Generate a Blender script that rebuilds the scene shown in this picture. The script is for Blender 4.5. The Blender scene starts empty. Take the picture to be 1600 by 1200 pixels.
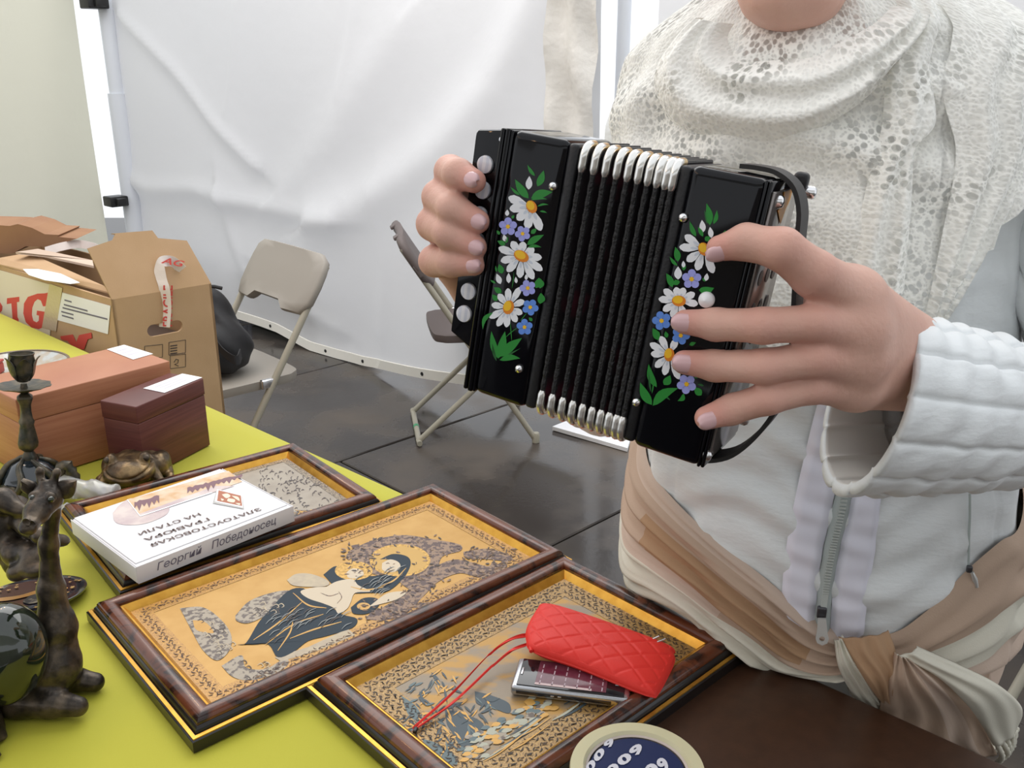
import bpy, bmesh, math, random
import numpy as np
from mathutils import Vector, Matrix
from mathutils.bvhtree import BVHTree
random.seed(4); np.random.seed(4)
C = bpy.context.scene.collection
SC = bpy.context.scene

# ------------------------------------------------------------ camera, world, lights, exposure
F_PX, PITCH, CAM_H = 1440.0, math.radians(19), 1.40
cam = bpy.data.cameras.new('camera'); cam.sensor_width = 36; cam.lens = 36 * F_PX / 1600; cam.clip_start = .02
cam_o = bpy.data.objects.new('camera', cam); C.objects.link(cam_o)
cam_o.location = (0, 0, CAM_H); cam_o.rotation_euler = (math.pi / 2 - PITCH, 0, 0); SC.camera = cam_o
w = bpy.data.worlds.new('overcast_sky'); SC.world = w; w.use_nodes = True
bg = w.node_tree.nodes['Background']; bg.inputs[0].default_value = (.93, .96, 1.0, 1); bg.inputs[1].default_value = .82
def area(name, loc, rot, sx, sy, power, col):
    l = bpy.data.lights.new(name, 'AREA'); l.shape = 'RECTANGLE'; l.size = sx; l.size_y = sy; l.energy = power; l.color = col
    o = bpy.data.objects.new(name, l); C.objects.link(o); o.location = loc; o.rotation_euler = rot; return o
area('tent_roof_daylight', (0.2, 3.4, 3.4), (0, 0, 0), 5, 3, 80, (1, .985, .96))
for k in range(8):      # row of small warm bulbs strung under the tent roof
    l = bpy.data.lights.new('string_bulb', 'POINT'); l.energy = 2.2; l.color = (1, .55, .25); l.shadow_soft_size = .03
    o = bpy.data.objects.new('string_bulb', l); C.objects.link(o); o.location = (-1.9 + k * .08, -.6 + .5 * k, 2.55)
SC.view_settings.view_transform = 'Standard'; SC.view_settings.look = 'None'; SC.view_settings.gamma = 1
SC.view_settings.use_curve_mapping = False; SC.view_settings.exposure = 0.56

# ------------------------------------------------------------ camera-ray helpers for measuring real positions
FW = np.array([0, math.cos(PITCH), -math.sin(PITCH)]); UPV = np.array([0, math.sin(PITCH), math.cos(PITCH)]); RT = np.array([1., 0, 0])
EYE = np.array([0, 0, CAM_H])
def ray(x, y): return FW + RT * ((x - 800) / F_PX) + UPV * ((600 - y) / F_PX)
def onz(x, y, z): d = ray(x, y); return EYE + d * ((z - CAM_H) / d[2])
def atY(x, y, Y): d = ray(x, y); return EYE + d * (Y / d[1])
def onp(x, y, P0, N): d = ray(x, y); return EYE + d * (((P0 - EYE) @ N) / (d @ N))
def V3(*a): return np.array(a, float)
def nrm(v): v = np.array(v, float); return v / (np.linalg.norm(v) + 1e-12)

# ------------------------------------------------------------ materials
MATS = {}
def mat(name, col, rough=.5, metal=0, col2=None, ns=20, nd=4, bump=0, bs=None, coat=0, spec=.5, sx=(1, 1, 1), trans=0, sss=0, ramp=(.35, .65), wave=None, dist=0, alpha=1, translucent=0, sheen=0, ior=1.45, rough2=None, bdist=.002):
    if name in MATS: return MATS[name]
    m = bpy.data.materials.new(name); m.use_nodes = True; nt = m.node_tree; N = nt.nodes; L = nt.links
    b = N['Principled BSDF']; b.inputs['Base Color'].default_value = (*col, 1); b.inputs['Roughness'].default_value = rough
    b.inputs['Metallic'].default_value = metal; b.inputs['Coat Weight'].default_value = coat; b.inputs['Coat Roughness'].default_value = .06
    b.inputs['Specular IOR Level'].default_value = spec; b.inputs['Transmission Weight'].default_value = trans; b.inputs['IOR'].default_value = ior
    b.inputs['Sheen Weight'].default_value = sheen
    if sss: b.inputs['Subsurface Weight'].default_value = sss; b.inputs['Subsurface Radius'].default_value = (.012, .005, .003); b.inputs['Subsurface Scale'].default_value = .5
    tc = N.new('ShaderNodeTexCoord'); mp = N.new('ShaderNodeMapping'); mp.inputs['Scale'].default_value = sx
    L.new(tc.outputs['Object'], mp.inputs[0])
    fac = None
    if col2 is not None or rough2 is not None:
        if wave:
            t = N.new('ShaderNodeTexWave'); t.inputs['Scale'].default_value = ns; t.inputs['Distortion'].default_value = dist; t.inputs['Detail'].default_value = nd; t.bands_direction = wave; t.inputs['Detail Scale'].default_value = 1.5
        else:
            t = N.new('ShaderNodeTexNoise'); t.inputs['Scale'].default_value = ns; t.inputs['Detail'].default_value = nd; t.inputs['Distortion'].default_value = dist
        L.new(mp.outputs[0], t.inputs['Vector'])
        r = N.new('ShaderNodeValToRGB'); r.color_ramp.elements[0].position = ramp[0]; r.color_ramp.elements[1].position = ramp[1]
        r.color_ramp.elements[0].color = (*col, 1); r.color_ramp.elements[1].color = (*(col2 or col), 1)
        fo = t.outputs.get('Factor') or t.outputs.get('Fac') or t.outputs[0]
        L.new(fo, r.inputs[0]); L.new(r.outputs[0], b.inputs['Base Color'])
        if rough2 is not None:
            mr = N.new('ShaderNodeMapRange'); mr.inputs[1].default_value = ramp[0]; mr.inputs[2].default_value = ramp[1]; mr.inputs[3].default_value = rough; mr.inputs[4].default_value = rough2
            L.new(fo, mr.inputs[0]); L.new(mr.outputs[0], b.inputs['Roughness'])
    if bump:
        t2 = N.new('ShaderNodeTexNoise'); t2.inputs['Scale'].default_value = bs or ns; t2.inputs['Detail'].default_value = 5
        L.new(mp.outputs[0], t2.inputs['Vector']); bp = N.new('ShaderNodeBump'); bp.inputs['Strength'].default_value = bump; bp.inputs['Distance'].default_value = bdist
        L.new(t2.outputs[0], bp.inputs['Height']); L.new(bp.outputs[0], b.inputs['Normal'])
    if name == 'skin':
        at = N.new('ShaderNodeAttribute'); at.attribute_name = 'flush'; mxc = N.new('ShaderNodeMix'); mxc.data_type = 'RGBA'; mxc.inputs[7].default_value = (.60, .235, .195, 1)
        L.new(at.outputs['Fac'], mxc.inputs[0]); L.new(r.outputs[0], mxc.inputs[6]); L.new(mxc.outputs[2], b.inputs['Base Color'])
    if translucent:
        tl = N.new('ShaderNodeBsdfTranslucent'); tl.inputs[0].default_value = (*col, 1); mx = N.new('ShaderNodeMixShader'); mx.inputs[0].default_value = translucent
        L.new(b.outputs[0], mx.inputs[1]); L.new(tl.outputs[0], mx.inputs[2]); L.new(mx.outputs[0], N['Material Output'].inputs[0])
    MATS[name] = m; return m

# ------------------------------------------------------------ mesh building
def rootmat(o):
    M = Matrix.Identity(4)
    while o is not None: M = o.matrix_basis @ M; o = o.parent
    return M
class MB:
    def __init__(s): s.v = []; s.f = []; s.m = []; s.uv = {}
    def add(s, vs, fs, mi=0, uv=None):
        o = len(s.v); s.v += [tuple(map(float, p)) for p in vs]
        s.f += [tuple(int(i) + o for i in f) for f in fs]; s.m += [mi] * len(fs)
        if uv is not None:
            for i, q in enumerate(uv): s.uv[o + i] = q
        return s
    def box(s, c, size, ax=None, mi=0):
        ax = np.eye(3) if ax is None else np.array(ax, float); h = np.array(size) / 2; c = np.array(c, float)
        vs = [c + ax[0] * h[0] * i + ax[1] * h[1] * j + ax[2] * h[2] * k for i in (-1, 1) for j in (-1, 1) for k in (-1, 1)]
        return s.add(vs, [(0, 1, 3, 2), (4, 6, 7, 5), (0, 4, 5, 1), (2, 3, 7, 6), (0, 2, 6, 4), (1, 5, 7, 3)], mi)
    def rbox(s, c, size, r, ax=None, seg=3, mi=0):
        ax = np.eye(3) if ax is None else np.array(ax, float); c = np.array(c, float)
        bm = bmesh.new(); bmesh.ops.create_cube(bm, size=1)
        for v in bm.verts: v.co = Vector([v.co[i] * size[i] for i in range(3)])
        bmesh.ops.bevel(bm, geom=list(bm.edges), offset=r, segments=seg, profile=.5, affect='EDGES')
        vs = [c + ax[0] * v.co.x + ax[1] * v.co.y + ax[2] * v.co.z for v in bm.verts]; bm.verts.index_update()
        fs = [[v.index for v in f.verts] for f in bm.faces]; bm.free(); return s.add(vs, fs, mi)
    def tube(s, pts, r, seg=10, cap=True, mi=0, closed=False):
        P = [np.array(p, float) for p in pts]; n = len(P); rs = r if hasattr(r, '__len__') else [r] * n
        up = None; rings = []
        for i in range(n):
            d = nrm(P[min(i + 1, n - 1)] - P[max(i - 1, 0)]) if not closed else nrm(P[(i + 1) % n] - P[i - 1])
            if up is None: up = nrm(np.cross(d, [0, 0, 1] if abs(d[2]) < .9 else [1, 0, 0]))
            up = nrm(up - d * (up @ d)); b = np.cross(d, up)
            rings.append([P[i] + (up * math.cos(a) + b * math.sin(a)) * rs[i] for a in np.linspace(0, 2 * math.pi, seg, endpoint=False)])
        return s.loft(rings, cap=cap and not closed, mi=mi, wrap=closed)
    def loft(s, rings, cap=False, mi=0, closed=True, wrap=False, uvs=None, mif=None):
        n = len(rings[0]); vs = [p for r in rings for p in r]; fs = []; ms = []
        R = len(rings)
        for i in range(R if wrap else R - 1):
            for j in range(n if closed else n - 1):
                a = i * n + j; b = i * n + (j + 1) % n; k = ((i + 1) % R) * n
                fs.append((a, b, k + (j + 1) % n, k + j)); ms.append(mif(i, j) if mif else mi)
        if cap: fs.append(tuple(range(n - 1, -1, -1))); fs.append(tuple((R - 1) * n + j for j in range(n))); ms += [mi, mi]
        st = len(s.m); s.add(vs, fs, mi, uvs); s.m[st:] = ms; return s
    def lathe(s, prof, c=(0, 0, 0), seg=32, ax=None, mi=0, cap=True):
        ax = np.eye(3) if ax is None else np.array(ax, float); c = np.array(c, float)
        rings = [[c + (ax[0] * math.cos(a) + ax[1] * math.sin(a)) * r + ax[2] * z for a in np.linspace(0, 2 * math.pi, seg, endpoint=False)] for r, z in prof]
        return s.loft(rings, cap=cap, mi=mi)
    def prism(s, poly, ext, mi=0):
        n = len(poly); P = [np.array(p, float) for p in poly]; e = np.array(ext, float)
        fs = [tuple(range(n - 1, -1, -1)), tuple(range(n, 2 * n))] + [(i, (i + 1) % n, n + (i + 1) % n, n + i) for i in range(n)]
        return s.add(P + [p + e for p in P], fs, mi)
    def flat(s, poly, mi=0): return s.add(poly, [tuple(range(len(poly)))], mi)
    def ball(s, c, r, seg=12, ax=None, mi=0):
        r = np.array([r] * 3 if not hasattr(r, '__len__') else r, float); ax = np.eye(3) if ax is None else np.array(ax, float); rings = []
        for t in np.linspace(-math.pi / 2 + .05, math.pi / 2 - .05, max(5, seg // 2 + 1)):
            rings.append([np.array(c) + ax[0] * r[0] * math.cos(t) * math.cos(a) + ax[1] * r[1] * math.cos(t) * math.sin(a) + ax[2] * r[2] * math.sin(t) for a in np.linspace(0, 2 * math.pi, seg, endpoint=False)])
        return s.loft(rings, cap=True, mi=mi)
    def build(s, name, m, parent=None, smooth=35, local=False, fixn=False):
        me = bpy.data.meshes.new(name); vs = s.v
        if parent is not None and not local:
            Mi = np.array(rootmat(parent).inverted()); A = np.array(vs); vs = (A @ Mi[:3, :3].T + Mi[:3, 3]).tolist()
        me.from_pydata(vs, [], s.f)
        for mm in (m if isinstance(m, (list, tuple)) else [m]): me.materials.append(mm)
        if any(s.m): me.polygons.foreach_set('material_index', s.m)
        if s.uv:
            ul = me.uv_layers.new(name='UVMap'); idx = np.zeros(len(me.loops), int); me.loops.foreach_get('vertex_index', idx)
            ul.data.foreach_set('uv', np.array([s.uv.get(int(i), (0, 0)) for i in idx]).ravel())
        if smooth:
            me.polygons.foreach_set('use_smooth', [True] * len(me.polygons))
            if smooth < 180: me.set_sharp_from_angle(angle=math.radians(smooth))
        if fixn:
            bm = bmesh.new(); bm.from_mesh(me); bmesh.ops.recalc_face_normals(bm, faces=bm.faces); bm.to_mesh(me); bm.free()
        me.update(); o = bpy.data.objects.new(name, me); C.objects.link(o)
        if parent is not None: o.parent = parent
        return o
def tag(o, label=None, cat=None, group=None, kind=None):
    if label: o['label'] = label
    if cat: o['category'] = cat
    if group: o['group'] = group
    if kind: o['kind'] = kind
    return o
def thing(name, label, cat, loc=(0, 0, 0), M=None, group=None):
    o = bpy.data.objects.new(name, None); C.objects.link(o); o.empty_display_size = .05
    if M is not None: o.matrix_basis = M
    else: o.location = loc
    return tag(o, label, cat, group)
def copy_tree(o, parent=None):
    c = o.copy(); C.objects.link(c)
    if parent: c.parent = parent
    for ch in list(o.children): copy_tree(ch, c)
    return c
def spline(pts, n):
    P = np.array(pts, float); k = len(P)
    if k < 3: return [P[0] + (P[-1] - P[0]) * t for t in np.linspace(0, 1, n)]
    Q = np.vstack([2 * P[0] - P[1], P, 2 * P[-1] - P[-2]]); out = []
    for t in np.linspace(0, k - 1 - 1e-9, n):
        i = int(t); u = t - i; a, b, c, d = Q[i:i + 4]
        out.append(.5 * (2 * b + (c - a) * u + (2 * a - 5 * b + 4 * c - d) * u * u + (3 * b - a - 3 * c + d) * u ** 3))
    return out

# ------------------------------------------------------------ implicit surfaces for organic bodies
def cap_(P, a, b, ra, rb):
    a = np.array(a, np.float32); b = np.array(b, np.float32); ab = b - a; t = np.clip(((P - a) @ ab) / (ab @ ab + 1e-12), 0, 1)
    return np.linalg.norm(P - a - t[..., None] * ab, axis=-1) - (ra + (rb - ra) * t)
def ell_(P, c, r, ax=None):
    q = P - np.array(c, np.float32)
    if ax is not None: q = q @ np.array(ax, np.float32).T
    r = np.array(r, np.float32); k0 = np.linalg.norm(q / r, axis=-1); k1 = np.linalg.norm(q / r ** 2, axis=-1) + 1e-9
    return k0 * (k0 - 1) / k1
def smin(a, b, k): h = np.clip(.5 + .5 * (b - a) / k, 0, 1); return b + (a - b) * h - k * h * (1 - h)
def chain(P, pts, rs, k=.004):
    d = None
    for i in range(len(pts) - 1):
        q = cap_(P, pts[i], pts[i + 1], rs[i], rs[i + 1]); d = q if d is None else smin(d, q, k)
    return d
def surfnet(fn, lo, hi, h):
    lo = np.array(lo, float); n = np.maximum(((np.array(hi) - lo) / h).astype(int) + 2, 4)
    ax = [(lo[i] + np.arange(n[i]) * h).astype(np.float32) for i in range(3)]
    F = np.empty(n, np.float32); Y, Z = np.meshgrid(ax[1], ax[2], indexing='ij')
    step = max(1, int(400000 / (n[1] * n[2])))
    for i in range(0, n[0], step):
        xs = ax[0][i:i + step]; P = np.empty((len(xs), n[1], n[2], 3), np.float32); P[..., 0] = xs[:, None, None]; P[..., 1] = Y; P[..., 2] = Z
        F[i:i + step] = fn(P)
    S = F < 0; c = [S[i:n[0] - 1 + i, j:n[1] - 1 + j, k:n[2] - 1 + k] for i in (0, 1) for j in (0, 1) for k in (0, 1)]
    cnt = sum(x.astype(np.int8) for x in c); mask = (cnt > 0) & (cnt < 8); I = np.argwhere(mask); idx = -np.ones(mask.shape, int); idx[mask] = np.arange(len(I))
    acc = np.zeros((len(I), 3)); num = np.zeros(len(I))
    corners = [np.array((i, j, k)) for i in (0, 1) for j in (0, 1) for k in (0, 1)]
    for a in corners:
        for d in range(3):
            if a[d] == 0:
                b = a.copy(); b[d] = 1; fa = F[tuple((I + a).T)]; fb = F[tuple((I + b).T)]; ch = (fa < 0) != (fb < 0)
                t = np.where(ch, fa / (fa - fb + 1e-20), 0); acc += np.where(ch[:, None], a + (b - a) * t[:, None], 0); num += ch
    vs = lo + (I + acc / np.maximum(num, 1)[:, None]) * h; faces = []
    for d in range(3):
        e = [0, 0, 0]; e[d] = 1; s0 = S[:n[0] - e[0], :n[1] - e[1], :n[2] - e[2]]; s1 = S[e[0]:, e[1]:, e[2]:]
        E = np.argwhere(s0 != s1); u, v = [(1, 2), (2, 0), (0, 1)][d]
        ok = (E[:, u] > 0) & (E[:, v] > 0) & (E[:, u] < n[u] - 1) & (E[:, v] < n[v] - 1); E = E[ok]; fl = s0[tuple(E.T)]
        q = []
        for du, dv in ((-1, -1), (0, -1), (0, 0), (-1, 0)):
            K = E.copy(); K[:, u] += du; K[:, v] += dv; q.append(idx[tuple(K.T)])
        q = np.array(q).T; q[~fl] = q[~fl][:, ::-1]; faces.append(q)
    return vs.tolist(), np.vstack(faces).tolist()
def organic(name, fn, lo, hi, h, m, parent=None, mb=None):
    vs, fs = surfnet(fn, lo, hi, h)
    if mb is not None: mb.add(vs, fs); return mb
    return MB().add(vs, fs).build(name, m, parent, smooth=180)

def text(body, O, X, Y, m, parent, name='printed_line', th=.0003, shear=0, fit=True, bold=0):
    """raised flat lettering filling the parallelogram O, O+X (reading direction), O+Y (letter height)"""
    c = bpy.data.curves.new('t', 'FONT'); c.body = body; c.resolution_u = 3; c.shear = shear; c.offset = bold
    o = bpy.data.objects.new('t', c); me = o.to_mesh(); A = np.array([v.co[:] for v in me.vertices]); fs = [tuple(p.vertices) for p in me.polygons]
    o.to_mesh_clear(); bpy.data.objects.remove(o); bpy.data.curves.remove(c)
    A[:, :2] -= A[:, :2].min(0); A[:, :2] /= A[:, :2].max(0); N = nrm(np.cross(X, Y))
    vs = [np.array(O) + np.array(X) * a[0] + np.array(Y) * a[1] + N * th for a in A]
    return MB().add(vs, fs).build(name, m, parent, smooth=0)
# ------------------------------------------------------------ palette
white_tent = mat('tent_fabric', (.80, .805, .825), .8, bump=.25, bs=14, translucent=.32, bdist=.01)
lamp_tinted_tent = mat('lamp_tinted_tent_fabric', (.74, .73, .61), .85, bump=.3, bs=12, translucent=.3, bdist=.01)  # yellowish cast of the warm lamps put into the fabric colour
wet_floor = mat('wet_paving', (.044, .038, .035), .13, col2=(.105, .086, .070), ns=2.4, nd=8, ramp=(.46, .66), rough2=.5, bump=.15, bs=60, spec=.5)
joint_m = mat('wet_joint', (.025, .022, .02), .3, spec=.4)
yellow_cloth = mat('yellow_cloth', (.44, .42, .030), .75, bump=.12, bs=900, sheen=.1)
brown_top = mat('dark_brown_laminate', (.045, .02, .011), .38, col2=(.058, .026, .014), ns=60, bump=.05, bs=300)
steel_pole = mat('painted_pole', (.70, .73, .78), .35)
black_plastic = mat('black_plastic', (.012, .012, .013), .4)
beige_plastic = mat('beige_plastic', (.31, .285, .25), .55, bump=.05, bs=600)
beige_tube = mat('beige_painted_tube', (.38, .355, .285), .4)
brown_plastic = mat('brown_plastic', (.13, .105, .10), .55)
chrome = mat('chrome', (.75, .75, .76), .18, metal=1)
card = mat('brown_cardboard', (.46, .30, .165), .85, col2=(.50, .33, .19), ns=9, bump=.08, bs=250)
card_dark = mat('dark_cardboard', (.27, .14, .075), .85, col2=(.31, .17, .09), ns=9)
card_pale = mat('pale_printed_cardboard', (.66, .56, .44), .8)
card_inner = mat('shaded_box_interior', (.09, .06, .045), .9)
paper = mat('white_paper', (.83, .83, .85), .75)
red_ink = mat('red_ink', (.62, .075, .06), .7)
tape_m = mat('clear_packing_tape', (.55, .45, .36), .12, coat=.6, bump=.5, bs=120)
tape_w = mat('white_fragile_tape', (.80, .72, .68), .35, bump=.3, bs=90)
ink = mat('grey_ink', (.16, .15, .2), .7)
black_ink = mat('black_ink', (.05, .04, .04), .7)
black_cloth = mat('black_nylon', (.012, .012, .014), .6, bump=.4, bs=60)
ED = V3(.7364, -.6766, 0); ND = V3(.6766, .7364, 0); ZZ = V3(0, 0, 1); TE = .870   # table edge direction, outward normal, offset

# ------------------------------------------------------------ setting: floor of wet slabs, tent walls
A_, B_ = V3(.715, .699, 0), V3(-.699, .715, 0); J0 = V3(-.647, 3.18, 0)
floor = MB().box((0, 3.2, -.06), (13, 12, .08)).build('floor', joint_m, smooth=0); tag(floor, 'wet dark paving slabs under the tent', kind='structure')
slab_v = MB().rbox((0, 0, -.0105), (1.592, .992, .021), .004, seg=1)
slab0 = None
for i in range(-4, 5):
    for j in range(-5, 4):
        c = J0 + A_ * (i * 1.6 + (.8 if j % 2 else .25)) + B_ * (j * 1.0 + .5)
        if not (-5.5 < c[0] < 4 and -.5 < c[1] < 8.5): continue
        if slab0 is None: s = slab0 = slab_v.build('paving_slab', wet_floor, floor, local=True, smooth=30)
        else: s = slab0.copy(); C.objects.link(s)
        s.location = (c[0], c[1], random.uniform(-.0012, .0)); s.rotation_euler = (random.uniform(-.001, .001), 0, math.atan2(A_[1], A_[0]))
W0 = V3(-.4825, 4.053, 0)
def wuv(px, py): p = onp(px, py, W0, ND) - W0; return np.array([p @ ED, p[2]])
creases = [([(195, 30), (235, 70), (270, 110), (330, 190), (395, 262)], .028, .045), ([(365, 0), (360, 90), (352, 175)], .006, .02), ([(556, 0), (548, 60), (530, 150)], .006, .02),
           ([(830, 0), (770, 130), (690, 225), (640, 265), (560, 320), (500, 345)], .05, .12), ([(170, 265), (240, 300), (310, 300), (350, 315), (440, 335), (530, 350)], .035, .06),
           ([(345, 300), (360, 360), (380, 420)], .02, .05), ([(620, 40), (520, 200), (440, 290)], .02, .12), ([(590, 300), (600, 420), (590, 520)], .012, .05), ([(400, 420), (450, 470), (520, 520)], .02, .04)]
crs = [([wuv(*q) for q in pl], a, s) for pl, a, s in creases]
def seg_d(p, a, b):
    ab = b - a; t = min(1, max(0, (p - a) @ ab / (ab @ ab))); return np.linalg.norm(p - a - ab * t), (ab[0] * (p - a)[1] - ab[1] * (p - a)[0])
hem_px = [(120, 418), (250, 455), (350, 487), (430, 520), (480, 548), (520, 562), (560, 573), (640, 585), (740, 598), (900, 640)]
hem_uv = [wuv(*q) for q in hem_px]
def zlow(u): return float(np.interp(u, [q[0] for q in hem_uv], [q[1] for q in hem_uv]))
def wall(name, u0, u1, nu, nz, zl, m, base, ed, nd, disp, top=2.7):
    b = MB(); rings = []
    for i in range(nu + 1):
        u = u0 + (u1 - u0) * i / nu; z0 = zl(u); rings.append([base + ed * u + ZZ * (z0 + (top - z0) * (j / nz)) - nd * disp(u, z0 + (top - z0) * j / nz) for j in range(nz + 1)])
    return b.loft(rings, closed=False).build(name, m, smooth=180)
def disp_back(u, z):
    p = np.array([u, z]); d = .012 * math.sin(3.1 * u + 1.7 * z) + .008 * math.sin(7 * u - 2.3 * z + 1)
    d += .03 * math.exp(-((z - .12) / .2) ** 2) * math.sin(2.2 * u) 
    for pl, a, s in crs:
        best = min((seg_d(p, pl[k], pl[k + 1]) for k in range(len(pl) - 1)), key=lambda q: q[0]); t = best[0] / s * (1 if best[1] > 0 else -1)
        d += a * math.exp(-t * t) * (1 if t > 0 else 1) + (a * .5 * (math.tanh(t * 1.5)) * math.exp(-(t / 3) ** 2))
    return d
wb = wall('wall_back', -2.567, 1.062, 150, 100, zlow, white_tent, W0, ED, ND, disp_back); tag(wb, 'white tent wall fabric with diagonal creases', kind='structure')
hem_rings = []
for i in range(121):
    u = -2.567 + 3.629 * i / 120; z = zlow(u); hem_rings.append([W0 + ED * u + ZZ * (z + dz) - ND * (disp_back(u, z + dz) + o) for dz, o in ((.0, .004), (.0, .010), (.045, .010), (.047, .004))])
MB().loft(hem_rings).build('hem', mat('hem_webbing', (.78, .76, .70), .8), wb, smooth=0)
for px, py in ((420, 510), (503, 549), (668, 578), (560, 566)):
    u, z = wuv(px, py); p = W0 + ED * u + ZZ * (zlow(u) + .022) - ND * (disp_back(u, z) + .011)
    MB().lathe([(.003, 0), (.006, .002), (.009, .001), (.009, -.001)], p, 12, [ED, ZZ, -ND]).build('eyelet', black_plastic, wb)
CORN = W0 - ED * 2.615
def disp_left(u, z): return .03 * math.sin(u * 5) * (.4 + .3 * z) + .015 * math.sin(13 * u + z * 2)
wl = wall('wall_left', .16, 4.5, 90, 30, lambda u: .02, lamp_tinted_tent, CORN, -ND, ED, lambda u, z: -disp_left(u, z)); tag(wl, 'tent wall fabric at the left, tinted for warm lamplight', kind='structure')
wr = wall('wall_right', 1.284, 4.6, 60, 30, lambda u: .02, white_tent, W0, ED, ND, lambda u, z: .03 * math.sin(u * 8) * .6); tag(wr, 'white tent wall fabric beyond the second pole', kind='structure')
fs_ = wall('door_flap', .869, 1.072, 24, 40, lambda u: .42, mat('wrinkled_flap', (.72, .70, .66), .8, bump=.5, bs=22, bdist=.01), W0 - ND * .05, ED, ND, lambda u, z: .018 * math.sin(u * 45 + math.sin(z * 9)) + .01 * math.sin(z * 23 + u * 20))
tag(fs_, 'narrow wrinkled off-white fabric flap hanging beside the right tent pole', 'tent flap')
def pole(name, label, p, top, r, square=None):
    t = thing(name, label, 'pole', tuple(p))
    if square: MB().prism([onz(*s, .002) for s in square], ZZ * .016).build('base_plate', paper, t, smooth=0)
    MB().tube([p, p + ZZ * 1.25], r, 16).build('pole_tube', steel_pole, t); MB().tube([p + ZZ * 1.25, p + ZZ * top], r * .8, 16).build('pole_tube', steel_pole, t)
    if not square: MB().lathe([(.0, 0), (.10, 0), (.10, .012), (r * 1.3, .016), (r * 1.3, .1), (.0, .1)], p, 20).build('foot_plate', steel_pole, t)
    return t
def bracket(t, p, s):
    MB().rbox(p, (s, s, s * .55), .008, [ED, ND, ZZ]).rbox(p + ED * s * .6, (s * .5, s * .5, s * .4), .006, [ED, ND, ZZ]).build('bracket', black_plastic, t)
P1 = CORN + V3(.07, -.10, 0)
t = pole('tent_pole', 'white tent pole in the corner gap between warm-tinted and white walls', P1, 2.7, .055); bracket(t, atY(181, 314, P1[1] - .07), .11); bracket(t, atY(147, 4, P1[1] - .07), .12)
P2 = V3(.385, 3.40, .018)
t = pole('tent_pole', 'pale tent pole between the white wall and the woman', P2, 2.7, .030, ((863, 672), (905, 655), (985, 690), (980, 706)))
# things glimpsed under the lifted hem
q = W0 + ED * wuv(428, 520)[0] + ND * .24; t = thing('storage_crate', 'dark green crate glimpsed behind the lifted hem of the white wall', 'crate', (q[0], q[1], 0))
MB().rbox((q[0], q[1], .16), (.74, .3, .32), .01, [ED, ND, ZZ]).build('crate_body', mat('dark_green', (.03, .045, .035), .5), t)
MB().rbox((q[0], q[1], .335), (.76, .32, .03), .008, [ED, ND, ZZ]).build('crate_lid', mat('dark_green', (.03, .045, .035)), t)
q = W0 + ED * (wuv(428, 520)[0] - .62) + ND * .14; t = thing('barrier_panel', 'pale blue ribbed panel seen under the hem beside the green crate', 'panel', (q[0], q[1], 0))
mbp = MB()
for k in range(9): mbp.rbox(q + ED * (-.2 + k * .045) + ZZ * .2, (.04, .02, .4), .006, [ED, ND, ZZ])
mbp.build('panel_ribs', mat('pale_blue', (.33, .38, .48), .5), t)
fw_ = wall('added_front_screen', -6.5, 6.5, 60, 16, lambda u: .0, mat('dim_added_screen', (.38, .35, .31), .9), V3(0, -2.9, 0), V3(1, 0, 0), V3(0, 1, 0), lambda u, z: .04 * math.sin(u * 6), top=1.7); tag(fw_, 'unseen wall added behind the viewer to darken reflections', kind='structure')  # added screen behind the camera; blocks low light and darkens reflections

canopy = MB()
canopy.loft([[V3(x, y, 2.58 + .05 * math.sin(x * 2 + y) - .04 * (y + 2.3)) for y in np.linspace(-2.95, -.75, 24)] for x in np.linspace(-5.5, 5.5, 60)], closed=False)
cb = canopy.build('added_shade_canopy', mat('shade_canopy_fabric', (.70, .68, .62), .85, translucent=.45), smooth=180); tag(cb, 'unseen canopy added above and behind the viewer to dim the near table', kind='structure')  # added out of view to cut sky light on the near table
# ------------------------------------------------------------ tables
def tab(s, n, z=0.): return ED * s + ND * n + ZZ * z
AX = [ED, ND, ZZ]
TD = .76
def table(label, s0, s1, ztop, m, name='trestle_table'):
    sc, L = (s0 + s1) / 2, s1 - s0; t = thing(name, label, 'table', tuple(tab(sc, TE - TD / 2)))
    MB().rbox(tab(sc, TE - TD / 2, ztop - .016), (L, TD, .032), .005, AX).build('tabletop', m, t)
    for s in (s0 + .15, s1 - .15):
        for n in (TE - .1, TE - TD + .1): MB().tube([tab(s, n, ztop - .03), tab(s, n, 0)], .016, 12).build('leg', beige_tube, t)
    return t
table('long trestle table covered with the yellow cloth', -3.3, -.485, .747, brown_plastic)
table('dark brown table with bare top under the tape ring', -.48, 1.0, .7515, brown_top)
rings = []
for i in range(161):
    s = -3.31 + (2.825) * i / 160; wv = .006 * math.sin(s * 21) + .004 * math.sin(s * 37 + 1)
    ring = [tab(s, TE - TD - .012 - wv, .45), tab(s, TE - TD - .012, .70), tab(s, TE - TD - .004, .748)]
    for k in range(1, 24):
        n = TE - TD + TD * k / 24; ring.append(tab(s, n, .7495 + .0010 * math.sin(s * 9 + 2 * n) * math.sin(n * 11 + s)))
    ring += [tab(s, TE + .002, .7488), tab(s, TE + .008, .744), tab(s, TE + .012, .70), tab(s, TE + .014 + wv, .58), tab(s, TE + .018 + wv * 1.8, .44)]
    rings.append(ring)
cl = MB().loft(rings, closed=False).build('tablecloth', yellow_cloth, smooth=180); tag(cl, 'bright yellow cloth covering the long table', 'tablecloth')

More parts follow.
